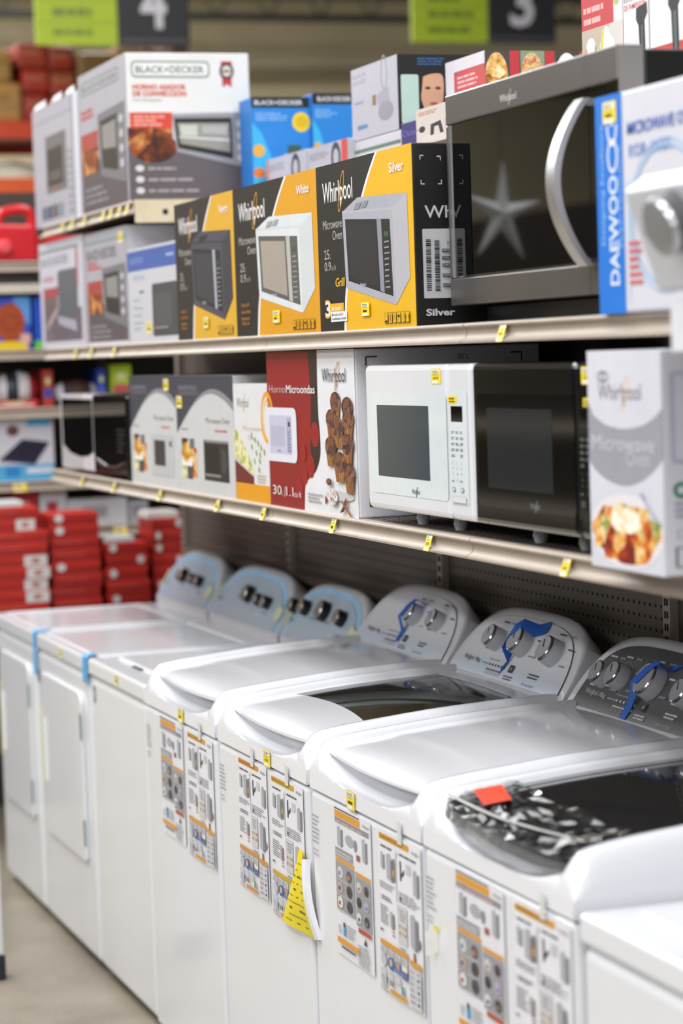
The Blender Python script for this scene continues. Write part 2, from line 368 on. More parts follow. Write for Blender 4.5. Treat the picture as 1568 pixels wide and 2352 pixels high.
def yellow_carton(label, Yl, w, colour, body, body2, win, yel, blk, extra):
    h = .352
    t = carton('microwave_carton', label, XS - .004, Yl, w, h, .40, ZB, blk, group='black and yellow microwave cartons')
    f = front(t); Y = P(yel); K = P(blk); Wt = P('#e9e6ea')
    f.rect(0, 0, 1, 1, Y)
    edge = plines([(.265, 0), (.285, .18), (.315, .34), (.35, .55), (.45, .70), (.545, .86), (.645, 1)])
    f.poly([(a + .022, b) for a, b in edge] + [(0, 1), (0, 0)], Wt); f.poly(edge + [(0, 1), (0, 0)], K)
    f.logo(.07, .775, .33, .12, P('#e8e6e6'), P('#e2a01c'), bold=.01)
    g = P('#b6b0ac')
    f.text('Microwave', .065, .615, .055, g, w=.21); f.text('Oven', .275, .545, .055, g, w=.105, align='r')
    f.text('25', .07, .435, .058, g, w=.055); f.text('L', .133, .435, .03, g); f.text('0.9', .07, .365, .055, g, w=.07); f.text('cu ft', .147, .365, .032, g, w=.05)
    # printed picture of the oven
    B, B2, Wn = P(body), P(body2), P(win)
    f.poly([(.285, .70), (.45, .767), (.945, .737), (.80, .668)], B); f.poly([(.80, .668), (.945, .737), (.955, .27), (.815, .125)], B2)
    f.poly([(.285, .70), (.80, .668), (.815, .125), (.305, .25)], B)
    f.poly([(.285, .706), (.80, .674), (.80, .66), (.287, .69)], B2)
    f.poly([(.315, .655), (.775, .61), (.79, .175), (.335, .29)], Wn)
    f.poly([(.34, .62), (.63, .592), (.645, .24), (.358, .315)], P(extra[0]))
    f.poly([(.645, .625), (.69, .62), (.705, .20), (.665, .212)], P(extra[1]))
    f.poly([(.715, .545), (.755, .541), (.757, .512), (.717, .517)], P('#2f5a34'))
    for a in range(9): f.lines(.716, .225 + a * .032, .772, .243 + a * .032, 1, P('#9a9a9a'), .5)
    f.poly([(.44, .735), (.50, .738), (.47, .70), (.41, .698)], P(extra[2])); f.poly([(.52, .738), (.57, .737), (.54, .702), (.485, .702)], P(extra[2]))
    f.text('Whirlpool', .46, .25, .02, P('#d8d8d8'), w=.06)
    f.text(colour, .925, .865, .055, P('#ece9ea'), w=.14, align='r', bold=.02)
    if colour == 'Silver':
        f.text('Grill', .19, .265, .05, Y, w=.1, bold=.02, shear=.2)
        f.rect(.125, .115, .275, .165, Y); f.text('3', .065, .085, .10, Y, w=.07, bold=.04); f.text('3', .072, .093, .085, Wt, w=.052, bold=.02); f.text('in one!', .14, .123, .03, Wt, w=.1, shear=.2, bold=.02)
        f.rect(.13, .055, .31, .115, Wt); f.text('Microwave, Grill or', .14, .09, .015, P('#222222'), w=.13, bold=.02); f.text('a combination of both!', .14, .066, .015, P('#222222'), w=.16, bold=.02)
    else:
        for a, (s_, ww) in enumerate((('Display Off', .1), ('Sensor Block', .12), ('Keyboard', .1), ('Child Lock', .1))):
            f.text(s_, .075, .20 - a * .045 + (.012 if a == 3 else 0), .022, P('#d08a1e'), w=ww)
    for a in range(6):
        u = .70 + a * .042; f.rect(u, .025, u + .034, .085, K); f.rect(u + .0016, .0275, u + .0324, .0825, Y)
        [lambda: (f.text('5', u + .011, .055, .02, K), f.rect(u + .004, .03, u + .03, .042, K)), lambda: f.rect(u + .014, .036, u + .02, .075, K), lambda: (f.rect(u + .01, .038, u + .013, .074, K), f.rect(u + .02, .038, u + .023, .074, K)),
         lambda: (f.ell(u + .017, .056, .012, .016, K, 12, a0=0, a1=180), f.rect(u + .0155, .036, u + .018, .06, K)), lambda: f.poly([(u + .006, .035), (u + .009, .035), (u + .028, .075), (u + .025, .075)], K), lambda: (f.rect(u + .005, .045, u + .009, .066, K), f.rect(u + .025, .045, u + .029, .066, K))][a]()
    price(f, .47, .075, .085, .082)
    f.done(t)
    if colour == 'Silver':
        s = side(t); Wl = P('#d5d6da')
        for (a, b, da, db) in ((.04, .93, 1, -1), (.145, .925, -1, -1), (.042, .775, 1, 1), (.147, .775, -1, 1)):
            s.rect(min(a, a + da * .018), b - .003, max(a, a + da * .018), b + .003, Wl); s.rect(a - .002, min(b, b + db * .022), a + .002, max(b, b + db * .022), Wl)
        s.text('Whirlpool', .055, .59, .068, Wl, w=.40, bold=.008)
        s.rrect(.04, .15, .42, .53, P('#c9ccd0'), .02)
        for u0_ in (.055, .098):
            z = .19
            while z < .47: q = R.uniform(.002, .008); s.rect(u0_, z, u0_ + .026, z + q, P('#15161a')); z += q + R.uniform(.002, .007)
        for a, (tx, b) in enumerate((('MODEL', .405), ('VOLTAGE', .365), ('GROSS WEIGHT', .325), ('SERIAL NUMBER', .27), ('EAN NUMBER', .215))):
            s.rect(.136, b - .004, .30, b + .014, P('#1c1d20')); s.text(tx, .139, b, .012, Wl, w=.012 * len(tx))
        s.text('Model', .165, .44, .02, P('#2a2b30')); s.text('Silver', .045, .055, .036, Wl, w=.15, bold=.03)
        s.done(t, 'side_label', 'side_lettering')
    clean(t); return t
yellow_carton('black and yellow carton marked Negro with a dark oven printed on it', 6.157, .545, 'Negro', '#4a4a54', '#3a3a42', '#26262b', '#dba92e', '#2b2624', ('#3b3c42', '#a8a6b4', '#35353c'))
yellow_carton('black and yellow carton marked White with a white oven printed on it', 5.612, .638, 'White', '#d9dde0', '#cfd3d6', '#5a5856', '#dc9c0a', '#1e1a18', ('#a49a8e', '#b9b5b2', '#9fa3a6'))
yellow_carton('black and yellow carton marked Silver with a silver oven printed on it', 4.974, .587, 'Silver', '#a9abb6', '#b4b3ba', '#1b1a1c', '#e8b20c', '#161413', ('#23222a', '#8b8d9a', '#8a8c96'))

CHICK = food('roast_chicken', ['#2a1206', '#6b2c0c', '#a8541c', '#d59a5a'], 22, .4)
MUFF = food('muffin_crumb', ['#2a140c', '#4c2818', '#6e3f28', '#8a5a3c'], 90, .7)
CUP = food('muffin_cup', ['#7a4a22', '#a86f36', '#8a5526', '#b88548'], 60, .6, stretch=(6, 1, .3))
PASTA = food('pasta_bake', ['#7a1c0c', '#c8451a', '#e8a23a', '#f4dca0', '#8a9440'], 38, .4)
CHEESE = food('melted_cheese', ['#f0d9a0', '#fbf2dc', '#fff8ea', '#f3c98a'], 45, .5)
POP = food('popcorn', ['#8a9a3e', '#d8cf8a', '#efe8c8', '#b7b85c'], 70, .6)
BREAD = food('bread', ['#8a4a1a', '#c98a3c', '#e8c47a', '#f2e2b8'], 45, .6)
CREAM = food('cream', ['#d8d6d2', '#efeeea', '#fbfaf6'], 30, .5, vor=False)

GREY = P('#6d6a70'); WHT = P('#e9e9ee'); RED = P('#c83a34'); GRN = P('#5f7d6c')
def toaster_art(f, knobs='r'):
    """picture of a countertop oven in perspective, lower right of the face"""
    f.poly([(.36, .585), (.80, .60), (1, .60), (1, .22), (.80, .255), (.39, .335)], P('#9b9b9f'))
    f.poly([(.375, .56), (.84, .565), (.845, .285), (.40, .36)], P('#242424')); f.poly([(.40, .53), (.82, .53), (.825, .33), (.42, .39)], P('#9c988e'))
    f.poly([(.42, .515), (.56, .515), (.56, .44), (.43, .445)], P('#c9cfc0')); f.poly([(.41, .44), (.82, .42), (.82, .405), (.41, .43)], P('#dddddd')); f.poly([(.60, .51), (.80, .51), (.80, .45), (.60, .46)], P('#b4b4b0'))
    for v in (.525, .445, .365, .295): f.ell(.915, v, .033, .03, P('#d9dadc'), 14)
def bd_front(f, hdr=True):
    f.rect(0, 0, 1, 1, P('#a9a6ae')); f.rect(.03, 0, .97, .36, P('#5d5458'))  # front ground greyed: the dimmer light on the aisle side is in the colour
    if hdr: f.rrect(.06, .84, .86, .935, GRN, .3); f.rrect(.075, .85, .845, .925, P('#a9a6ae'), .3); f.text('BLACK+DECKER', .1, .867, .04, P('#55595a'), w=.72, bold=.01)
    f.lines(.05, .67, .42, .75, 2, P('#b0504c'), .7); f.rect(.03, .45, .40, .57, P('#a8443f')); f.rect(.03, .28, .40, .45, CHICK)
    f.poly([(.40, .67), (.96, .69), (.96, .14), (.44, .24)], P('#77757a')); f.poly([(.45, .62), (.80, .63), (.80, .24), (.48, .29)], P('#35302e')); f.poly([(.49, .58), (.77, .59), (.77, .40), (.5, .42)], P('#8d8a84'))
    for v in (.58, .48, .38, .28): f.ell(.88, v, .04, .03, P('#b9b8bd'), 12)
    f.lines(.1, .06, .6, .2, 3, P('#8d868a'))
# third shelf: two big oven cartons
t = carton('oven_carton', 'tall white carton with a pale front and torn top edge', XS, 7.925, .683, .38, .40, ZC, '#b9b7c0', group='oven cartons on the third shelf')
f = front(t); f.rect(0, 0, 1, 1, P('#aca9b2')); f.rect(.0, .87, 1, .885, P('#8f8d95')); f.rect(.28, .26, .72, .74, P('#6f6a6c')); f.rect(.31, .32, .64, .63, P('#3a3432')); f.rect(.34, .36, .6, .44, P('#5c5452'))
f.ell(.47, .29, .025, .02, P('#c2492e'), 10)
for k, c in enumerate(('#5b6478', '#4a5266', '#6a5a4c', '#7d8a9a')): f.rect(.16 + k * .12, .05, .26 + k * .12, .16, P(c))
f.rect(.86, 0, .885, 1, GRN); f.rect(.885, 0, 1, 1, P('#d0cfda')); f.lines(.76, .06, .83, .6, 9, P('#8f8c94'), .4); f.done(t)
fl = MB()
for x, w_ in ((.02, .2), (.3, .16), (.5, .14)): fl.add([(x, -.002, .38), (x + w_, -.002, .38), (x + w_ - .02, .004, .402), (x + .03, .004, .398)], [(0, 1, 2, 3)], mat('#d9d7de', .6)); 
fl.build('torn_flap', t); clean(t)
t = carton('oven_carton', 'large white carton printed with a convection oven and roast chicken', XS, 7.236, .596, .415, .36, ZC, '#e8e8e6', group='oven cartons on the third shelf')
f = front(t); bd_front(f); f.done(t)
s = side(t)
s.rect(0, 0, 1, .385, P('#625a5e')); s.rect(0, .385, 1, .60, P('#d3d2d2')); s.rect(0, .39, .36, .5, CHICK); s.ell(.2, .37, .19, .11, CHICK, 20)
s.rrect(.045, .835, .675, .945, GRN, .28); s.rrect(.055, .845, .665, .935, P('#ececea'), .28); s.text('BLACK+DECKER', .08, .866, .045, P('#55655c'), w=.55, bold=.015)
s.text('HORNO ASADOR', .05, .755, .033, P('#d8502e'), w=.43, bold=.035); s.text('DE CONVECCION', .05, .71, .033, P('#d8502e'), w=.43, bold=.035); s.text('Four Rotisserie', .05, .675, .02, P('#8a9a90'), w=.23)
s.rect(.02, .495, .36, .60, P('#d84a34')); s.lines(.05, .51, .32, .59, 3, P('#e9a498'), .6); toaster_art(s)
for k, v in enumerate((.225, .15, .075)): s.ell(.085, v, .035, .022, P('#d9d5d8'), 14); s.lines(.15, v - .012, .15 + (.3, .42, .44)[k], v + .016, 1, P('#a89fa3'), .7)
s.poly([(.77, .945), (.86, .945), (.85, .77), (.815, .795), (.78, .77)], P('#c43a3c')); s.ell(.815, .88, .058, .055, P('#2a2a2c'), 18); s.ell(.815, .88, .04, .038, P('#d9d6d0'), 18); s.lines(.78, .87, .85, .89, 1, P('#8a2a2c'), .8)
s.done(t, 'side_artwork', 'side_lettering'); clean(t)

# second shelf, far end
t = carton('toaster_carton', 'grey white carton picturing a toaster, at the end of the second shelf', XS, 7.905, .648, .34, .36, ZB, '#c9c6cf', group='small oven cartons on the second shelf')
f = front(t); f.rect(0, 0, 1, 1, P('#c4c1cb')); f.rect(.08, .06, .93, .36, P('#6b6066')); f.rect(.08, .36, .4, .52, P('#74605c')); f.rect(.08, .48, .42, .57, P('#a8484c')); f.rect(.02, .9, .9, .93, P('#8a9090')); f.text('BLACK+DECKER', .05, .78, .08, P('#77767c'), w=.62, bold=.01)
f.rrect(.42, .30, .86, .72, P('#606168'), .15); f.poly([(.40, .30), (.80, .24), (.82, .14), (.42, .22)], P('#a3a3b2')); f.poly([(.12, .22), (.38, .38), (.4, .33), (.14, .17)], P('#b09a9c')); f.lines(.08, .63, .35, .69, 2, P('#b77474'), .6)
f.rect(.84, .55, .88, .9, P('#b05a4a')); f.lines(.1, .09, .35, .25, 4, P('#8d8086')); f.done(t); clean(t)
t = carton('red_appliance_carton', 'narrow red and grey carton squeezed behind two grey cartons', XS + .012, 7.254, .026, .345, .3, ZB, '#b52c28', cat='box')
f = front(t); f.rect(0, .3, 1, .5, P('#4a5060')); f.rect(0, .62, 1, .7, P('#2c2c30')); f.done(t); clean(t)
t = carton('oven_carton', 'grey white carton picturing a silver toaster oven with red band', XS, 7.225, .52, .335, .36, ZB, '#c4c2ca', group='small oven cartons on the second shelf')
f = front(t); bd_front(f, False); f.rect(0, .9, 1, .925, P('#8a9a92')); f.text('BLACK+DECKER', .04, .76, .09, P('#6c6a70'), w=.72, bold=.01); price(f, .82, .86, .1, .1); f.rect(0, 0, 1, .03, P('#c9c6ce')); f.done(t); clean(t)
t = carton('oven_carton', 'white carton with a green rounded outline standing behind a blue banded one', XS + .16, 6.69, .53, .34, .25, ZB, '#e4e4e4')
f = front(t); f.rrect(.12, .80, 1.0, .98, GRN, .3); f.rrect(.14, .815, .98, .965, P('#e4e4e4'), .3); f.text('BLACK', .26, .85, .08, P('#6a8070'), w=.5); f.done(t); clean(t)
t = carton('microwave_carton', 'white carton with a blue band and a dark grey oven printed on it', XS, 6.70, .535, .263, .15, ZB, '#d2d2da')
f = front(t); f.rect(0, 0, 1, 1, P('#c6c6cb')); f.rect(0, .76, 1, .97, P('#4a62a8')); f.text('DAEWOO', .05, .84, .06, P('#8fa0d0'), w=.28); f.lines(.8, .86, .96, .92, 1, P('#9fb0dc'))
f.lines(.1, .66, .38, .72, 1, P('#aeb4c8'), .9); f.lines(.24, .52, .36, .55, 1, P('#4a568a'), .9)
for v in (.44, .36, .28, .2, .14): f.lines(.1, v, .3, v + .025, 1, P('#9fa9c0'), .7)
f.rrect(.5, .06, .99, .60, P('#4a494d'), .06); f.rect(.54, .16, .88, .5, P('#555458')); f.rect(.54, .14, .8, .152, P('#a9a6a6')); price(f, .36, .09, .1, .13); f.done(t); clean(t)

# white and blue carton by the stainless microwave
t = carton('microwave_carton', 'white carton with a blue spine lettered DAEWOO beside the stainless microwave', 1.64, 3.518, .48, .341, .38, ZB, '#cfcfd8', wear=.005)
f = front(t); BL = P('#1173d4'); LB = P('#9cc4ea')
f.rect(0, 0, .20, 1, BL); Wd = P('#dfe6f2')
f.text('DAEWOO', .082, .13, .055, Wd, w=.46 * .345 / .56 * 1.28, vert=1, bold=.02) if False else None
def vtext(f, s, u, v, length, thick, m, bold=0.):   # text running upwards: length along v, thick = letter height along u (fractions)
    vs, fs, ln = glyphs(s, bold); f.k += 1
    f.let.add([f.P(u - y / .7 * thick, v + x / ln * length) for x, y in vs], fs, m)
vtext(f, 'DAEWOO', .155, .13, .50, .065, Wd, .02); vtext(f, 'ELECTRONICS', .185, .30, .46, .018, LB); vtext(f, 'Designing Excellence', .055, .32, .55, .025, LB)
f.ring(.125, .72, .016, .024, .006, Wd); f.ring(.125, .86, .016, .03, .006, Wd, a0=180, a1=360); f.ell(.125, .865, .008, .012, Wd)
price(f, .06, .87, .1, .1)
f.text('MICROWAVE OVEN', .24, .80, .055, P('#3f63b4'), w=.5, bold=.015); f.text('KOR-1N4A', .25, .70, .055, P('#6f92cc'), w=.3, bold=.01)
f.ring(.5, .42, .115, .105, .004, LB); f.ring(.5, .42, .125, .115, .002, LB); f.rect(.235, .05, .238, .6, LB)
for k in range(6): f.lines(.235, .13 + k * .035, .27 + .055 * (1 + (5 - k) * .1), .15 + k * .035, 1, P('#d85a5a'), .8)
f.done(t); clean(t)

# ------------------------------------------------------------------ lower shelf cartons
def daewoo_carton(label, Yl, w, dark, tagpos):
    t = carton('microwave_carton', label, XS, Yl, w, .302, .38, ZA, '#c6c6c8', group='grey and white oven cartons on the lower shelf')
    f = front(t); f.rect(0, 0, 1, 1, P('#3e3f4a'))
    arc = [(u, .50 + .36 * math.sin(math.pi * min(1, u * .78 + .0))) for u in [i / 20 for i in range(21)]]
    f.poly([(0, 0), (1, 0)] + [(u, v + .045 * u) for u, v in arc[::-1]], P('#8b8890')); f.poly([(0, 0), (1, 0)] + [(u, v - .02 * u) for u, v in arc[::-1]], P('#c9c9c9'))
    f.text('DAEWOO', .05, .88, .035, P('#8d8794'), w=.33, bold=.01); f.text('DAEWOO', .05, .835, .035, P('#77717e'), w=.36, bold=.01)
    f.text('Microwave Oven', .93, .60, .05, P('#55555a'), w=.40, align='r'); f.lines(.68, .53, .92, .555, 1, P('#c06a6a'), .8); f.lines(.08, .53, .22, .55, 1, P('#8a8a90'), .8)
    f.rect(.08, .12, .28, .46, P('#eeeeea')); f.rect(.08, .34, .2, .46, P('#2c2620')); f.ell(.17, .34, .10, .09, BREAD); f.ell(.17, .34, .075, .065, food('pie', ['#b8781e', '#e0a83c', '#f0cf7a'], 50)); f.rect(.22, .37, .31, .46, P('#6d6a6e'))
    f.rect(.08, .12, .17, .22, POP); f.rect(.17, .11, .27, .22, P('#4a4848')); f.rect(.27, .13, .35, .38, PASTA)
    if dark: f.rect(.48, .12, .90, .46, P('#2c2a2c')); f.rect(.50, .44, .90, .46, P('#8a8488')); f.rect(.51, .19, .74, .42, P('#17120f')); f.rect(.5, .155, .76, .175, P('#8d8686')); f.lines(.79, .2, .87, .4, 7, P('#5a5658'), .5)
    else: f.rect(.46, .1, .92, .47, P('#bdbdbe')); f.rect(.52, .19, .75, .42, P('#3d393c')); f.rect(.84, .37, .88, .42, P('#3d393c'))
    price(f, tagpos[0], tagpos[1], .1, .105); f.done(t); clean(t)
daewoo_carton('grey and white oven carton picturing a white oven, tag at its top corner', 6.738, .515, False, (.76, .87))
daewoo_carton('grey and white oven carton picturing a black oven, tag under its name', 6.222, .538, True, (.01, .72))
t = carton('microwave_carton', 'black carton lettered DAEWOO behind the popcorn carton', XS + .1, 5.675, .27, .31, .3, ZA, '#221d1c')
f = front(t); f.text('DAEWOO', .05, .9, .05, P('#77605c'), w=.9); f.done(t); clean(t)
t = carton('microwave_carton', 'white carton with a bowl of popcorn and an orange base band', XS, 5.682, .282, .282, .095, ZA, '#e3e3e4')
f = front(t); f.rect(0, 0, 1, 1, P('#dcdcde')); f.rect(0, 0, 1, .15, P('#e09a08')); f.logo(.1, .80, .36, .08, P('#5a5c62'), P('#d8a020'))
f.ring(.98, .72, .045, .055, .012, P('#e8a010')); f.ring(.98, .7, .03, .045, .006, P('#e8b850'))
f.text('Microwave', .25, .60, .045, P('#cfb58e'), w=.6); f.text('Oven', .4, .52, .045, P('#b8b0a8'), w=.24)
f.poly([(0, .15), (.55, .15), (.55, .22), (.3, .27), (0, .35)], P('#6e2420')); f.poly(plines([(0, .36), (0, .62), (.18, .54), (.38, .42), (.52, .3), (.55, .22), (.3, .27), (.0, .36)]), POP); f.poly([(0, .34), (.3, .27), (.55, .21), (.55, .225), (.3, .285), (0, .36)], P('#b9bcc0'))
for k in range(11): f.ell(.5 + .48 * R.random(), .27 + .35 * R.random(), .018, .03, P('#8f9a4a'), 8, rot=R.random())
f.lines(.65, .17, .95, .25, 3, P('#c9b9a0')); f.done(t); clean(t)

t = carton('microwave_carton', 'red and white carton with chocolate muffins and the words Horno Microondas', XS, 5.397, .622, .356, .42, ZA, '#dfdfe4', wear=.004)
f = front(t); RD = P('#8f1416'); BR = P('#33201c')
f.rect(0, 0, 1, 1, P('#e2e2e6'))
f.poly([(.0, 0)] + plines([(.41, 0), (.43, .18), (.50, .22), (.56, .26), (.61, .36), (.61, .5), (.60, .62), (.60, .8), (.605, 1)]) + [(0, 1)], BR)
f.poly([(.0, 0)] + plines([(.41, 0), (.43, .16), (.485, .21), (.51, .27), (.50, .42), (.52, .7), (.50, 1)]) + [(0, 1)], RD)
for u, v, a in ((.46, .50, .05), (.555, .48, .045), (.50, .28, .042), (.36, .13, .04), (.43, .22, .032), (.42, .36, .03)):
    f.ell(u, v, a, a * .62 / .356 * 1.0, RD)
    for q in (.9, .62, .35): f.ring(u, v, a * .622 * q, a * .622 * q, .0016, P('#b32a26'))
f.text('Horno', .03, .735, .05, P('#d9a8a4'), w=.2); f.text('Microondas', .24, .735, .05, P('#e8dcdc'), w=.335, bold=.015)
f.rrect(-.0, .29, .35, .64, P('#dedee6'), .16); f.rect(0, .29, .1, .64, P('#dedee6'))
f.rrect(.02, .34, .29, .59, P('#c3c3d6'), .05); f.rect(.035, .39, .205, .52, P('#b4b4c8')); f.rect(.235, .35, .285, .575, P('#a9a9c0')); f.rect(.25, .52, .275, .55, P('#3a3a44')); f.lines(.24, .36, .28, .5, 7, P('#8282a0'), .5); f.text('Whirlpool', .11, .355, .012, P('#55556a'), w=.05)
f.text('30', .04, .075, .06, P('#e8dede'), w=.105); f.text('L', .15, .075, .03, P('#e8dede')); f.text('/', .18, .065, .07, P('#e8dede')); f.text('1.1', .205, .075, .06, P('#e8dede'), w=.085); f.text('cu ft', .30, .075, .038, P('#e8dede'), w=.085)
f.logo(.66, .805, .255, .085, P('#2c2c34'), P('#b98a2c'), bold=.0)
f.lines(.46, .06, .64, .125, 3, P('#a9a9ae')); f.poly([(.655, .055), (.685, .085), (.655, .115)], P('#9c2a2c'))
def muffin(u, v, a):
    b = .062
    f.poly([(u - a * .88, v), (u + a * .88, v), (u + a * .6, v - .105), (u - a * .6, v - .105)], CUP)
    for q in range(5): x = -.75 + q * .36; f.poly([(u + a * x, v), (u + a * (x + .1), v), (u + a * (x + .1) * .7, v - .105), (u + a * x * .7, v - .105)], P('#7a4a22'))
    f.ell(u, v + b * .25, a, b, MUFF); f.ell(u - a * .2, v + b * .6, a * .5, b * .4, P('#7a4a32'), 10, rot=.3)
f.ell(.82, .12, .15, .03, P('#c9c6c4'))
for u, v, a in ((.80, .67, .055), (.925, .64, .058), (.755, .565, .058), (.935, .57, .058), (.83, .515, .066), (.745, .40, .06), (.925, .42, .062), (.84, .31, .068), (.94, .25, .055)): muffin(u, v, a)
f.ell(.72, .20, .03, .022, MUFF); f.ell(.76, .11, .05, .05, food('crumbs', ['#e2e2e6', '#e2e2e6', '#a5663a', '#e2e2e6', '#7a4422'], 160, .7)); f.poly([(.83, .02), (.86, .06), (.9, .12), (.91, .08), (.87, .03)], MUFF); f.poly([(.84, .09), (.85, .1), (.96, .01), (.94, 0.005)], CUP)
f.done(t)
s = side(t)
for (a, b, da, db) in ((.06, .95, 1, -1), (.9, .95, -1, -1), (.06, .07, 1, 1)):
    s.rect(min(a, a + da * .06), b - .004, max(a, a + da * .06), b + .004, P('#2a2a2e')); s.rect(a - .004, min(b, b + db * .05), a + .004, max(b, b + db * .05), P('#2a2a2e'))
s.text('30 L', .55, .92, .03, P('#55555a')); s.done(t, 'side_artwork', 'side_lettering'); clean(t)

t = carton('microwave_carton', 'white carton with a grey swoosh and a plate of baked pasta', 1.60, 3.486, .26, .338, .40, ZA, '#d9d9e2', wear=.004)
f = front(t); f.rect(0, 0, 1, 1, P('#d6d6e0'))
ar1 = [(i / 16, .655 - .095 * math.sin(math.pi * (.12 + .8 * i / 16))) for i in range(17)]; ar0 = [(i / 16, .60 - .185 * math.sin(math.pi * (.06 + .86 * i / 16)) + .06) for i in range(17)]
f.poly([(0, .77)] + plines([(.08, .70), (.25, .66), (.5, .645), (.75, .665), (.9, .70)]) + [(1, .74), (1, .52)] + plines([(.95, .49), (.75, .42), (.5, .385), (.25, .405), (.08, .45)]) + [(0, .49)], P('#9c9ca6'))
f.logo(.15, .775, .58, .075, P('#4a464c'), P('#e2b887')); f.ring(.22, .88, .020, .008, .0025, P('#55505a')); f.ring(.22, .88, .009, .004, .002, P('#55505a'))
f.text('Microwave', .05, .545, .07, P('#c9c9d2'), w=.84); f.text('Oven', .52, .48, .07, P('#c3c3cc'), w=.31)
f.ell(.5, .18, .5, .17, P('#e6e2e4')); f.poly([(.68, .36), (.73, .36), (.98, .22), (.92, .2)], P('#9a9cba')); f.poly([(.75, .33), (.78, .33), (.94, .22), (.92, .22)], P('#d6d6e0'))
pa = []
for i in range(26): a = 2 * math.pi * i / 26; q = 1 + .12 * R.uniform(-1, 1); pa.append((.49 + .47 * q * math.cos(a), .165 + .135 * q * math.sin(a)))
f.poly([(min(max(a, .02), .985), max(b, .03)) for a, b in pa], PASTA)
f.poly([(.5 + .22 * math.cos(a * .5) * R.uniform(.8, 1.1), .225 + .065 * math.sin(a * .5) * R.uniform(.8, 1.1)) for a in range(13)], CHEESE); f.ell(.4, .25, .1, .05, CHEESE)
f.done(t)
s = side(t); s.rrect(.03, .5, .9, .9, P('#b9b9d2'), .05); s.rrect(.05, .515, .88, .885, P('#d6d6e2'), .05); s.ell(.07, .38, .035, .036, P('#2f7a5c')); s.ell(.07, .38, .018, .018, P('#d6d6e2')); s.rect(.12, .36, .24, .42, P('#e6d21c')); s.lines(.04, .26, .3, .34, 3, P('#a9a9b8'))
s.text('12', .05, .165, .045, P('#9c9cb0')); s.rect(.04, .04, .25, .13, P('#55555e')); s.rect(.05, .045, .24, .125, P('#d9d9e2')); s.rect(.09, .055, .15, .1, P('#15151a')); s.done(t, 'side_artwork', 'side_lettering'); clean(t)

# ------------------------------------------------------------------ microwave ovens
def small_microwave(label, Yl, w, h, body, white):
    t = thing('microwave_oven', label, 'microwave', (XS - .01, Yl, ZA + .012))
    MB().box(0, .02, 0, w, .32, h, mat(body, .25, var=.02)).build('body', t, bevel=.006)
    m = MB(); m.box(0, 0, 0, w * .74 if white else w, .019, h, mat(body, .12, coat=.5, var=.02)); m.build('door', t, bevel=.007)
    if white:
        m = MB(); m.box(w * .745, .0, 0, w, .019, h, mat(body, .15)); m.build('control_panel', t, bevel=.007)
        f = Face((0, 0, 0), (1, 0, 0), (0, 0, 1), (0, -1, 0), w, h)
        f.poly([(.06, .94), (1.0, .94), (1.0, .26), (.85, .2), (.6, .18), (.3, .22), (.07, .32)], BLACKG); f.done(t, 'door_window')
    else:
        f = Face((0, 0, 0), (1, 0, 0), (0, 0, 1), (0, -1, 0), w, h); f.poly([(.03, .96), (.97, .96), (.97, .2), (.75, .13), (.4, .1), (.03, .2)], BLACKG); f.lines(.72, .3, .95, .62, 6, P('#3a3436'), .3); f.done(t, 'door_window')
        MB().tube([(.06 * w, -.004, .18 * h), (.35 * w, -.006, .1 * h), (.7 * w, -.006, .11 * h), (.95 * w, -.004, .18 * h)], .003, mat('#5a2a34', .2), 6).build('trim_line', t)
    for x in (.05, w - .05):
        for y in (.05, .27): MB().lathe([(.012, 0), (.012, .014)], (x, y, -.0125), (0, 0, 1), BLACKP, 10).build('foot', t)
    return t
small_microwave('small white microwave with a black glass door at the shelf end', 7.63, .45, .235, '#dcd6da', True)
small_microwave('small black microwave with rounded glass door beside a white microwave', 7.175, .43, .235, '#121010', False)

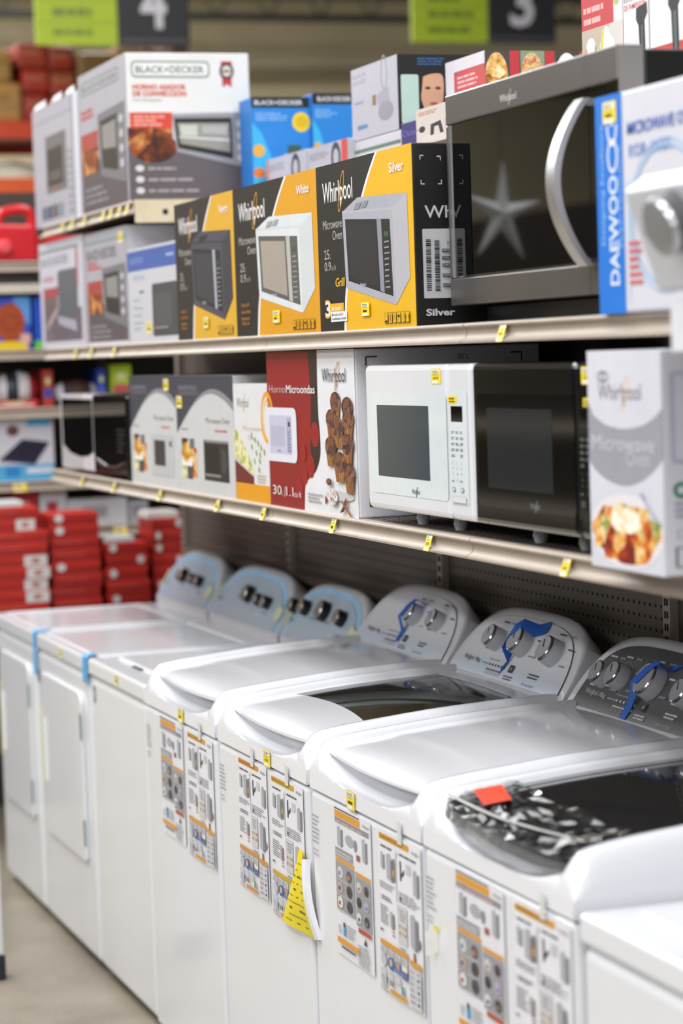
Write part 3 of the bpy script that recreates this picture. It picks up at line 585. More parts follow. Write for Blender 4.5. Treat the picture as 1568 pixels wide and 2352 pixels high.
def big_microwave(label, Yl, w, body, glassc, winc, txtc, rough, tagtxt, tags):
    h = .2925; zb = ZA + .029; d = .40
    t = thing('microwave_oven', label, 'microwave', (1.65, Yl, zb), group='countertop microwave ovens on the lower shelf')
    Bm = mat(body, rough, coat=.6, var=.02, scale=5)
    MB().box(.004, .045, .0, w - .004, d, h - .004, Bm).build('body', t, bevel=.008)
    dw = w * .795
    MB().box(0, 0, 0, dw, .042, h, Bm).build('door', t, bevel=.012, seg=3)
    MB().box(dw + .002, 0, 0, w, .042, h, Bm).build('control_panel', t, bevel=.012, seg=3)
    f = Face((0, 0, 0), (1, 0, 0), (0, 0, 1), (0, -1, 0), w, h)
    f.rrect(.045, .115, .785, .81, mat(glassc, .06, coat=.5, var=.02), .06); f.done(t, 'door_glass')
    f.k = 4; f.art = MB(); f.let = MB(); f.rect(.125, .235, .625, .725, winc); f.done(t, 'door_window')
    f.k = 6; f.art = MB(); f.let = MB(); f.logo(.45, .135, .075, .035, P(txtc), P(txtc)); f.done(t, 'logo_ring', 'logo_lettering')
    g = Face((0, 0, 0), (1, 0, 0), (0, 0, 1), (0, -1, 0), w, h); g.rrect(.805, .105, .965, .83, mat(glassc, .12, coat=.5, var=.02), .05)
    g.rect(.825, .63, .925, .73, BLACKG)
    T = P(txtc)
    for r_ in range(5):
        for c_ in range(3):
            if r_ == 4 and c_ == 1: continue
            g.lines(.823 + c_ * .038, .555 - r_ * .037, .852 + c_ * .038, .575 - r_ * .037, 2, T, .45)
    for r_ in range(3):
        for c_ in range(3): g.text(str(r_ * 3 + c_ + 1), .832 + c_ * .036, .36 - r_ * .035, .017, T)
    g.text('0', .868, .25, .017, T); g.lines(.823, .25, .845, .265, 1, T); g.lines(.895, .25, .92, .265, 1, T)
    for u in (.828, .9): g.rrect(u, .185, u + .022, .212, T, .2); g.rrect(u + .003, .189, u + .019, .208, mat(glassc, .12, var=.02), .2)
    g.rrect(.825, .04 + .075, .945, .165 - .008, P('#a9abb0') if body[1] > '5' else P('#1a1a1c'), .1); g.rrect(.828, .118, .942, .154, Bm, .1)
    g.done(t, 'keypad', 'keypad_lettering')
    k = Face((0, 0, 0), (1, 0, 0), (0, 0, 1), (0, -1, 0), w, h); price(k, tags[0], .87, .085, .10, tagtxt); k.rrect(tags[1], .745, tags[1] + .075, .795, P('#f2d818'), .08); k.lines(tags[1] + .008, .752, tags[1] + .068, .79, 2, P('#4a4010'), .6); k.done(t, 'price_sticker', 'price_lettering')
    for x in (.16, w * .62):
        q = MB(); q.lathe([(.010, 0), (.014, .012), (.010, .0285)], (x, .06, -.029), (0, 0, 1), mat('#c9ccd0', .15), 14); q.build('foot', t)
        MB().lathe([(.012, 0), (.012, .0285)], (x + .03, d - .06, -.029), (0, 0, 1), BLACKP, 12).build('foot', t)
    return t
big_microwave('white countertop microwave oven with grey door window and yellow tags', 4.688, .584, '#e4e5ea', '#dfe8ea', mat('#34414e', .12, coat=.3, var=.1, scale=3), '#3a3c42', .18, '$439.00', (.66, .805))
big_microwave('black countertop microwave oven with glossy door and yellow tags', 4.102, .575, '#0b0b0c', '#070708', mat('#26292b', .1, var=.05, scale=3), '#7f8a88', .12, '$429.00', (.84, .85))

# over the range microwave, stainless with a bowed handle
oz = ZB + .0362; ow, oh = .748, .394
o = thing('over_range_microwave', 'stainless steel microwave with a black glass door and bowed chrome handle', 'microwave', (1.712, 4.349, oz)); o.scale = (1.016, 1.016, 1.016)
ST = mat('#777270', .32, metal=.7, var=.04, scale=6); STL = mat('#aaa6a2', .3, metal=.7, var=.03)
MB().box(.03, .06, -.0355, ow - .03, .25, 0, BLACKP).build('base_pan', o, bevel=.004)
MB().box(.006, .052, 0, ow - .006, .25, oh - .006, BLACKP).build('body', o, bevel=.004)
dwd = .63
fr = MB()   # door frame around the glass
for a in ((0, 0, 0, dwd, .05, .051), (0, 0, .338, dwd, .05, oh), (0, 0, .051, .012, .05, .338)): fr.box(*a, ST)
fr.build('door_frame', o, bevel=.003)
MB().box(dwd + .003, 0, 0, ow, .05, .051, ST).build('panel_base', o, bevel=.003); MB().box(dwd + .003, 0, .338, ow, .05, oh, ST).build('panel_header', o, bevel=.003)
MB().box(ow - .0005, .004, .004, ow + .0006, .048, oh - .004, STL).build('side_bezel', o)
MB().box(.0125, .004, .0515, dwd, .045, .3375, mat('#040405', .025, var=.1)).build('door_glass', o)
MB().box(dwd + .0005, .005, .0515, ow - .002, .045, .3375, mat('#08080a', .05, var=.1)).build('control_glass', o)
inn = MB(); 
for a in ((.0125, .0515, dwd, .0545), (.0125, .0515, .0155, .3375)): inn.box(a[0], .0015, a[1], a[2], .004, a[3], CHROME)
inn.build('chrome_trim', o)
hp = []
for k in range(25):
    s_ = k / 24; hp.append((.652, -.010 - .056 * math.sin(math.pi * s_) ** .85, .046 + .272 * s_))
hm = MB(); wv = .017; rows = []
for x, y, z in hp: rows.append([(x - wv, y, z), (x - wv, y - .012, z), (x + wv, y - .012, z), (x + wv, y, z), (x - wv, y, z)])
hm.grid(rows, mat('#cfcfd2', .36, metal=.9, var=.03)); hm.add([Vector(p) for p in rows[0][:4]], [(0, 1, 2, 3)], CHROME); hm.add([Vector(p) for p in rows[-1][:4]], [(3, 2, 1, 0)], CHROME)
for z in (.052, .312): hm.box(.642, -.014, z - .006, .662, .006, z + .006, CHROME)
hm.build('handle', o, smooth=True, ang=35)
f = Face((0, 0, 0), (1, 0, 0), (0, 0, 1), (0, -1, 0), ow, oh); f.text('Whirlpool', .36, .895, .034, P('#d8d6d2'), w=.10); f.ring(.42, .91, .004, .014, .0016, P('#b9b6b0'), rot=math.radians(-24)); f.done(o, 'logo_ring', 'logo_lettering')
tc_ = MB(); tc_.lathe([(.0, .02), (.03, .018), (.06, .01), (.07, 0)], (.25, .15, oh - .006), (0, 0, 1), CREAM, 20, False); tc_.build('vent_cap', o, smooth=True)

# ------------------------------------------------------------------ cartons on the top deck
# blue blender cartons show their broad faces to the aisle end
def blue_carton(label, x0, x1, yt, Y, badge, hd):
    a = atY(x0, yt, Y); b = atY(x1, yt, Y)
    t = carton('blender_carton', label, a.x, Y, b.x - a.x, a.z - ZT, .12, ZT, '#2a78c8', rz=0, group='blue blender cartons on the top deck')
    f = front(t); f.rect(0, 0, 1, 1, P('#2684da')); f.rect(0, .88, .96, 1, P('#15181c')); f.text('BLACK+DECKER', hd, .915, .05, P('#dfe4ec'), w=.8, bold=.02)
    f.poly([(0, .0), (.5, 0), (.15, .6), (0, .72)], P('#3ab4ee')); f.lines(.06, .74, .6, .84, 3, P('#8ab8e8'), .5)
    if badge: f.ell(.82, .72, .15, .11, P('#f0d020')); f.ell(.82, .72, .10, .07, P('#d8b818'))
    f.rect(.52, .12, .86, .36, P('#cfd3d2')); f.rect(.58, .3, .8, .46, P('#3f5a48')); f.rect(.62, .2, .76, .3, P('#55605c')); f.ell(.1, .40, .1, .07, P('#e8b040')); f.ell(.1, .15, .1, .06, P('#e07a3a')); f.done(t); clean(t)
blue_carton('blue blender carton with a round yellow badge', 576, 714, 223, 6.50, True, .05)
blue_carton('blue blender carton with an orange mark beside its name', 716, 812, 214, 6.48, False, .12)
for k, (x0, x1, yt, lab) in enumerate(((612, 705, 355, 'low grey carton with a mixer picture before the blue blender cartons'), (706, 797, 330, 'low grey carton with a red end panel before the blue blender cartons'))):
    a = atX(x0, yt + 12, 2.01); b = atX(x1, yt - 12, 2.01)
    t = carton('mixer_carton', lab, 2.01, a.y, a.y - b.y, (a.z + b.z) / 2 - ZT, .1, ZT, '#c9c9d2')
    f = front(t); f.rect(0, 0, 1, 1, P('#b9b9c6')); f.lines(.05, .5, .55, .8, 3, P('#8a8796'), .5); f.ring(.72, .4, .03, .03, .016, P('#3c4450')); f.rect(.86 if k else .0, 0, 1 if k else .06, 1, P('#d84a48' if k else '#c98a5a')); f.done(t); clean(t)
a = atX(806, 318, 2.03); b = atX(912, 300, 2.03)
t = carton('coffee_maker_carton', 'white carton lying under the carton with a face printed on it', 2.03, a.y, a.y - b.y + .02, .055, .3, ZT, '#c9c8d0')
f = front(t); f.rect(0, .45, 1, .6, GRN); f.done(t); clean(t)
a = atX(806, 170, 2.03); b = atX(911, 116, 2.03)
t = carton('coffee_maker_carton', 'white carton with a black side printed with half a face', 2.03, a.y, a.y - b.y, (a.z + b.z) / 2 - ZT - .057, .26, ZT + .0565, '#c3c1cc')
f = front(t); f.rect(0, 0, 1, 1, P('#bcbac6')); f.text('BLACK', .04, .86, .055, P('#8a8896'), w=.3); f.text('DECKER', .04, .77, .055, P('#8a8896'), w=.3); f.ring(.72, .82, .02, .04, .005, P('#8f8e9c')); f.poly([(.56, .55), (.8, .62), (.84, .35), (.6, .3)], P('#a5a4b2')); f.ell(.74, .3, .16, .13, P('#96959f')); f.rect(.46, .42, .54, .56, P('#8a7448')); f.rect(.12, .14, .34, .2, P('#5f88b0')); f.lines(.06, .5, .3, .56, 1, P('#9a99a8')); f.done(t)
s = side(t); s.rect(0, 0, 1, 1, P('#15171a')); s.w *= .56; s.rrect(.05, .08, .36, .73, P('#b4cfc6'), .1); s.lines(.35, .86, .9, .97, 3, P('#2f5f94'), .5)
SK = P('#d2a184'); s.poly([(.38, .08), (.62, .08), (.62, .72), (.42, .76), (.36, .7)], P('#1a1614')); s.poly(plines([(.44, .70), (.42, .55), (.40, .42), (.44, .3), (.52, .2), (.66, .2), (.76, .3), (.80, .5), (.78, .72), (.6, .74), (.44, .70)]), SK); s.rect(.50, .05, .7, .24, SK); s.ell(.52, .55, .05, .02, P('#4a342c')); s.ell(.70, .55, .05, .02, P('#4a342c')); s.ell(.62, .34, .07, .022, P('#a8504c')); s.poly([(.3, .02), (.46, .12), (.46, .0)], P('#24384e')); s.done(t, 'side_artwork', 'side_lettering'); clean(t)
a = atX(902, 296, 1.985); b = atX(948, 285, 1.985)
t = carton('oster_carton', 'small dark purple carton between white cartons on the top deck', 2.005, a.y, a.y - b.y, a.z - ZT + .012, .06, ZT, '#2c2a72')
f = front(t); f.text('Oster', .1, .45, .22, P('#7a78b8'), w=.75, shear=.2); f.done(t); clean(t)
a = atX(955, 252, 2.005); b = atX(1036, 232, 2.005)
t = carton('hand_mixer_carton', 'cream white carton picturing a black hand mixer', 2.005, a.y, a.y - b.y, (a.z + b.z) / 2 - ZT, .1, ZT, '#d9d0c8')
f = front(t); f.rect(0, 0, 1, 1, P('#d6cdc6')); f.lines(.08, .8, .7, .92, 2, P('#c47a70'), .6); f.ell(.17, .42, .09, .09, P('#2a2420')); f.poly([(.4, .2), (.42, .5), (.7, .55), (.78, .2), (.68, .2), (.64, .42), (.52, .42), (.5, .2)], P('#2a2622')); f.lines(.82, .3, .96, .6, 4, P('#b0a8a2')); f.done(t); clean(t)
a = atX(1019, 148, 2.09); b = atX(1109, 111, 2.09)
t = carton('waffle_maker_carton', 'red and white carton with bread pictures along its side', 2.11, a.y + .04, a.y - b.y, (a.z + b.z) / 2 - ZT + .004, .37, ZT, '#dad6de')
f = front(t); f.rect(0, 0, 1, 1, P('#d8d4dc')); f.rect(.22, .62, 1, .86, P('#c0464a')); f.lines(.3, .66, .95, .82, 3, P('#e0b0b0'), .5); f.ell(.22, .42, .09, .16, P('#2c2a2c')); f.rrect(.5, .2, .95, .48, P('#b9b6c0'), .1); f.done(t)
s = side(t); s.rect(0, 0, 1, 1, P('#5a5654'))
for k, (c0, m_) in enumerate((('#c23a40', BREAD), ('#c23a40', food('sausage_roll', ['#6a1c10', '#b0402a', '#e8c890', '#8aa050'], 30)), ('#c23a40', CREAM), ('#c23a40', CHEESE))):
    u = k * .235; s.rect(u, 0, u + .16, 1, P(['#4a4648', '#8a9a80', '#4a4640', '#d6d0c8'][k])); s.ell(u + .075, .72, .075, .26, m_); s.ell(u + .075, .2, .07, .2, m_); s.rect(u + .165, 0, u + .225, 1, P(c0))
s.rect(.93, 0, 1, 1, P('#3a3032')); s.done(t, 'side_artwork', 'side_lettering'); clean(t)
a = atX(1336, 40, 2.02); b = atX(1430, 10, 2.02)
t = carton('mixer_carton', 'white carton with a red band and a cream topped cupcake', 2.02, a.y, a.y - b.y, .335, .14, ZT, '#dedad8')
f = front(t); f.rect(0, 0, 1, 1, P('#e2dedd')); f.rect(0, .42, .78, .64, P('#c8383c')); f.lines(.05, .45, .6, .58, 2, P('#e6b0ae'), .5); f.text('MIXER', .03, .67, .04, P('#c8383c'), w=.18, bold=.02); f.ell(.85, .62, .1, .11, P('#b9c07a')); f.ell(.85, .62, .07, .08, P('#d9dcae'))
f.rect(0, .03, 1, .42, P('#c2b4a2')); f.poly([(0, .03), (.7, .42), (1, .42), (1, .03)], P('#d9d2cc')); f.ell(.22, .26, .14, .1, BREAD); f.ell(.22, .32, .11, .05, CREAM); f.poly([(.42, .10), (.84, .10), (.9, .22), (.38, .22)], BREAD); f.ell(.64, .22, .25, .07, CREAM); f.ell(.62, .30, .18, .06, CREAM); f.ell(.6, .36, .09, .05, CREAM); f.poly([(.42, .24), (.5, .4), (.56, .4), (.5, .26)], P('#d8d45a')); f.rect(0, 0, .96, .035, P('#6d6260')); f.done(t); clean(t)
for k, (x0, x1, yt, lab) in enumerate(((1431, 1489, 5, 'white carton lettered Batidora de Inmersion with a black blender stick'), (1492, 1600, 0, 'white carton with a black blender stick and red base'))):
    a = atX(x0, yt, 2.02); b = atX(x1, yt, 2.02)
    t = carton('blender_carton', lab, 2.02, a.y, a.y - b.y, .33 + .02 * k, .12, ZT, '#e2dfe2')
    f = front(t); f.rect(0, 0, 1, 1, P('#e4e1e2'))
    if not k: f.text('Batidora', .04, .51, .026, P('#55504c'), w=.42); f.text('DE INMERSION', .04, .465, .03, P('#c8403a'), w=.86, bold=.02)
    else: f.text('IMMERSION', .03, .58, .03, P('#c8403a'), w=.4, bold=.02); f.text('Blender', .03, .53, .026, P('#55504c'), w=.22); f.rect(0, 0, 1, .2, P('#c4403c'))
    c = .74 if not k else .55; e = 1. if not k else .62
    f.poly([(c - .22 * e, .46), (c + .2 * e, .48), (c + .22 * e, .42), (c + .10 * e, .38), (c + .12 * e, .12), (c + .26 * e, 0), (c - .16 * e, 0), (c - .1 * e, .12), (c - .14 * e, .36), (c - .24 * e, .4)], P('#1e2020')); f.poly([(c - .04, .36), (c + .02, .36), (c + .03, .14), (c - .03, .14)], P('#55605c')); f.done(t); clean(t)

# ------------------------------------------------------------------ instruction sheets for the machines
OR = P('#d8962a'); DG = P('#8d8d90'); LG = P('#c3c3c6'); TX = P('#77757a')
def pic_machine(f, u, v, w, h):
    f.poly([(u, v), (u + w * .6, v - h * .08), (u + w * .6, v + h * .8), (u + w * .45, v + h), (u, v + h * .92)], P('#a9abb0')); f.poly([(u + w * .6, v - h * .08), (u + w, v), (u + w, v + h * .9), (u + w * .6, v + h * .8)], P('#7d7f85'))
def sheet_install(t, x, z, w, h, title, logo=True, col='#d8962a'):
    f = Face((x, -.0015, z - h), (1, 0, 0), (0, 0, 1), (0, -1, 0), w, h); O = P(col)
    f.rect(0, 0, 1, 1, P('#e3e3e8'))
    f.rrect(.03, .935, .74, .975, O, .4); f.text(title, .06, .945, .018, P('#5a4010'), w=.5, bold=.02)
    f.text('Whirlpool', .79, .935, .022, P('#55555c'), w=.17); f.ring(.895, .945, .0012, .006, .0008, O, rot=-.4)
    f.text('1', .02, .885, .028, O); f.lines(.07, .89, .44, .91, 1, P('#55555c'), .7); f.text('2', .46, .885, .028, O); f.lines(.51, .89, .9, .91, 1, P('#55555c'), .7)
    pic_machine(f, .06, .76, .1, .1); pic_machine(f, .2, .71, .2, .16); f.rect(.3, .71, .42, .83, P('#6d6e72')); f.poly([(.34, .74), (.38, .74), (.38, .78), (.34, .78)], O)
    f.rect(.52, .74, .55, .86, P('#2a2a2e')); f.poly([(.55, .76), (.62, .79), (.62, .82), (.55, .78)], P('#3f3f44')); f.rect(.66, .8, .76, .86, LG); pic_machine(f, .82, .70, .14, .15)
    f.rect(.42, .60, .44, .9, LG); f.lines(.03, .64, .4, .685, 3, TX, .4); f.lines(.48, .61, .96, .68, 5, TX, .4); f.ell(.52, .63, .02, .012, P('#3a3a40'), 10)
    f.text('3', .02, .565, .028, O); f.lines(.07, .57, .36, .6, 2, P('#55555c'), .5); f.lines(.03, .42, .25, .54, 8, TX, .4); pic_machine(f, .26, .42, .1, .1); f.lines(.3, .37, .38, .5, 6, P('#9a6a5c'), .4)
    f.rect(.44, .36, .66, .59, P('#c9c9cc')); f.text('4', .46, .55, .025, O); f.lines(.5, .5, .64, .575, 4, TX, .4)
    for k, c in enumerate(('#b8743c', '#a9b07c', '#b8743c')): f.poly([(.47 + k * .065, .47), (.52 + k * .065, .47), (.495 + k * .065, .44)], P(c)); f.ell(.495 + k * .065, .42, .02, .013, P(c), 8)
    pic_machine(f, .74, .38, .17, .2); f.ell(.93, .42, .04, .03, P('#7a7075'), 10); f.text('5', .46, .32, .025, O); f.lines(.5, .31, .68, .345, 2, TX, .5); f.lines(.03, .37, .1, .385, 1, P('#2a2a30'), .9); f.rect(.8, .30, .84, .35, P('#8a4a3c'))
    f.rrect(.02, .305 - .02, .68, .325 - .01, O, .4); f.rrect(.02, .285, .68, .318, O, .4); f.rrect(.71, .265, .98, .30, O, .4)
    for k in range(4): f.rect(.02 + k * .165, .235, .165 + k * .165, .28, LG); f.lines(.03 + k * .165, .24, .15 + k * .165, .275, 3, TX, .35)
    f.ell(.095, .195, .07, .04, P('#b9bdc6'), 14); f.ell(.265, .195, .07, .04, P('#2f5f9a'), 14); f.ell(.265, .2, .035, .025, P('#d9b08a'), 10); f.rect(.36, .16, .49, .23, P('#4a7ab0')); f.poly([(.38, .23), (.48, .23), (.44, .17)], P('#c98f6a')); f.rect(.53, .15, .66, .23, P('#5a6a94')); f.rrect(.53, .2, .66, .232, P('#e8dccb'), .3)
    f.rect(.70, .02, .97, .26, P('#c6c6ca'))
    for k in range(6): f.lines(.72, .225 - k * .036, .84, .243 - k * .036, 2, TX, .4); f.ell(.91, .235 - k * .036, .03, .009, P('#55565e') if k % 2 else P('#9a9aa2'), 8)
    for k in range(3): f.rect(.02 + k * .165, .1, .165 + k * .165, .145, LG)
    f.rect(.03, .05, .16, .1, P('#b5b8be')); f.ring(.095, .075, .006, .008, .0012, P('#85888e')); f.rect(.25, .06, .28, .09, P('#3a3a40')); f.rect(.30, .06, .33, .09, P('#3a3a40')); f.rect(.52, .06, .575, .105, P('#2f9a6a')); f.rect(.52, .05, .575, .075, P('#2f8ac8'))
    f.rrect(.25, .015, .64, .045, O, .4); f.lines(.02, .005, .24, .045, 4, TX, .35)
    f.art.build('instruction_sheet', t); f.let.build('sheet_lettering', t)
    tp = MB(); tp.add([(x + w * .5, -.0045, z - .012), (x + w * .5 + .022, -.0045, z - .012), (x + w * .5 + .022, -.0045, z + .03), (x + w * .5, -.0045, z + .03)], [(0, 1, 2, 3)], mat('#d6d7d6', .25)); tp.build('clear_tape', t)
def sheet_features(t, x, z, w, h):
    f = Face((x, -.0015, z - h), (1, 0, 0), (0, 0, 1), (0, -1, 0), w, h)
    f.rect(0, 0, 1, 1, P('#dfdfe4')); f.rect(.02, .975, .7, .985, P('#2c2a2e')); f.rect(.02, .925, .72, .97, OR); f.text('Whirlpool', .78, .94, .022, P('#55555c'), w=.18); f.rect(.02, .885, .95, .922, P('#8a888c')); f.lines(.04, .89, .9, .915, 1, P('#c9a0a0'), .5)
    pic_machine(f, .08, .74, .16, .13); f.ell(.42, .8, .12, .04, P('#a5a6ae'), 12); f.ell(.58, .79, .05, .04, P('#85868e'), 12); pic_machine(f, .76, .72, .14, .15); f.rect(.60, .70, .70, .74, P('#a0504a')); f.rect(.02, .66, .5, .72, P('#95949a')); f.lines(.04, .67, .48, .71, 2, P('#c9c9cc'), .4)
    f.rect(.02, .63, .53, .655, OR); f.rect(.56, .60, .97, .625, OR)
    f.rect(.02, .30, .53, .625, P('#96959a')); f.rect(.56, .27, .97, .595, P('#96959a'))
    for k in range(3):
        for q in range(2):
            u = .05 + q * .25; v = .53 - k * .1
            f.ell(u + .09, v + .03, .075, .04, P(['#c9c9cc', '#55555a', '#b9a08c', '#3c3a3c', '#d9d6d2', '#44444a'][k * 2 + q]), 12); f.rect(u + .04, v + .01, u + .1, v + .035, P(['#6a8a9a', '#c9764a', '#3a4a8a', '#2a2828', '#b0443c', '#2c2c30'][k * 2 + q]))
            u = .58 + q * .2; v = .50 - k * .1
            f.ell(u + .07, v + .03, .065, .035, P(['#c6c6ca', '#4a4448', '#34323a', '#b9a4c0', '#d2d2d6', '#3a3c44'][k * 2 + q]), 12); f.rect(u + .04, v + .01, u + .1, v + .03, P(['#a9784a', '#2a2020', '#222226', '#5a7ab8', '#3f3a3a', '#8a6a5a'][k * 2 + q]))
        f.lines(.04, .505 - k * .1, .5, .52 - k * .1, 1, P('#c9c9cc'), .4)
    f.rect(.62, .235, .96, .265, P('#b0482c')); f.rect(.20, .145, .255, .22, P('#2fa0d0')); f.rect(.205, .205, .25, .235, P('#1e1e24')); f.poly([(.76, .17), (.84, .17), (.80, .22)], P('#222226'))
    f.lines(.06, .15, .17, .21, 4, TX, .35); f.lines(.3, .15, .55, .24, 5, TX, .35); f.lines(.6, .02, .95, .16, 8, TX, .35); f.rect(.03, .085, .62, .12, OR); f.rect(.14, .058, .52, .07, P('#55545a'))
    f.art.build('feature_sheet', t); f.let.build('sheet_lettering', t)

# ------------------------------------------------------------------ washers and dryers
XF = 1.453
def interp(tab, y):
    if y <= tab[0][0]: return tab[0][1]
    for (a, b), (c, d) in zip(tab, tab[1:]):
        if y <= c: t_ = (y - a) / (c - a); return b + (d - b) * t_
    return tab[-1][1]
LIDZ = plines([(0, .918), (.05, .930), (.1, .9365), (.147, .941), (.3, .954), (.48, .962), (.56, .963), (.68, .955)], 8)
def lidz(y): return interp(LIDZ, y)
def sm(a, b, x): t_ = min(1, max(0, (x - a) / (b - a))); return t_ * t_ * (3 - 2 * t_)
class Console:
    """arched control console; plane p (across), q (up the tilted face)"""
    def __init__(s, t, w, y0, z0, dy, dz, yback, body, panel, bord=None, inset=.03, n=5.0, lo=.0):
        s.t = t; s.w = w; s.y0 = y0; s.z0 = z0; L = math.hypot(dy, dz); s.L = L; s.e = Vector((0, dy / L, dz / L)); s.nrm = Vector((0, -dz / L, dy / L))
        m = MB(); rows = []
        N = 44
        for i in range(N + 1):
            a = -math.cos(math.pi * i / N); u = a; x = w / 2 + a * w / 2
            H = max(.0, 1 - abs(u) ** n) ** (1 / 2.4) * (1 - .10 * u * u)
            l = L * H; base = Vector((x, y0, z0)); row = [base - Vector((0, -.004, .05)), base]
            for q in (.3, .6, .85): row.append(base + s.e * (l * q))
            top = base + s.e * l; row += [top - s.e * .012 * H, top + Vector((0, .008, .004)) * H, top + Vector((0, .022, .001)) * H]
            yb = max(yback, top.y + .024); row += [Vector((x, yb, top.z - .022 * H)), Vector((x, yb, z0 - .12))]
            rows.append(row)
        m.grid(rows, body); m.build('console', t, smooth=True, ang=70)
        def outline(ins, k):
            pts = []; P_ = w / 2 - ins
            for i in range(41):
                a = -math.cos(math.pi * i / 40); H = max(.0, 1 - abs(a) ** n) ** (1 / 2.4) * (1 - .10 * a * a)
                pts.append(s.pt(w / 2 + a * P_, max(.012 + lo, (L - ins * .55) * H), k))
            return [s.pt(w / 2 + P_ * .985, .012 + lo, k), ] and ([s.pt(w / 2 - P_, .006 + lo, k)] + pts + [s.pt(w / 2 + P_, .006 + lo, k)])
        if bord: q = MB(); q.add(outline(inset - .034, .0012), [tuple(range(43))], bord); q.build('film_edge', t)
        q = MB(); o_ = outline(inset, .0026); q.add(o_, [tuple(range(len(o_)))], panel); q.build('control_panel', t)
        if not bord:
            q = MB(); ol = outline(inset - .002, .0018); q.add(ol, [tuple(range(len(ol)))], mat('#77797e', .4)); q.build('panel_seam', t)
        s.f = Face(s.pt(0, 0, .0026), (1, 0, 0), s.e, s.nrm, w, L)
    def pt(s, p, q, k=0.): return Vector((p, s.y0, s.z0)) + s.e * q + s.nrm * k
    def px(s, x, y, k=.0):   # photo pixel -> (p, q) on the face raised by k
        Yl = s.t.location.y; X0 = s.t.location.x
        o = Vector((X0 + s.y0, Yl, s.z0)); ew = Vector((s.e.y, 0, s.e.z)); nw = Vector((s.nrm.y, 0, s.nrm.z))
        p = onplane(x, y, o + nw * k, nw); return Yl - p.y, (p - o - nw * k).dot(ew)
    def knob(s, p, q, r, h, body, face, ring=CHROME, mark=True):
        m = MB(); m.lathe([(r * 1.04, 0), (r * 1.0, h * .5), (r * .96, h * .86)], s.pt(p, q, .002), s.nrm, body, 28); ko = m.build('knob', s.t, smooth=True)
        m = MB(); m.lathe([(r * .97, h * .84), (r * .95, h * .95), (r * .86, h)], s.pt(p, q, .002), s.nrm, ring, 28, False); m.build('knob_ring', ko, smooth=True)
        m = MB(); m.lathe([(r * .88, h * .9), (r * .86, h * .99)], s.pt(p, q, .002), s.nrm, face, 28); m.build('knob_cap', ko)
        if mark: m = MB(); c = s.pt(p, q, .002 + h * 1.0); d = (s.e * .8 + Vector((-.5, 0, 0))).normalized(); w_ = d.cross(s.nrm) * r * .05; m.add([c - w_ + s.nrm * .0004, c + w_ + s.nrm * .0004, c + w_ + d * r * .7 + s.nrm * .0004, c - w_ + d * r * .7 + s.nrm * .0004], [(0, 1, 2, 3)], BLACKP); m.build('pointer', ko)
def tape(t, pts, wv, m, name='painters_tape'):
    wv = Vector(wv); q = MB(); q.grid([[Vector(p) - wv / 2, Vector(p) + wv / 2] for p in pts], m); q.build(name, t, smooth=True)
BLUE = mat('#1a63c8', .5, var=.12, scale=60, bump=.3); LTB = mat('#4aa3dc', .5, var=.15, scale=50, bump=.3)
GKN = mat('#c6c7cb', .3, var=.02); GKF = mat('#b6b6ba', .4, var=.03)

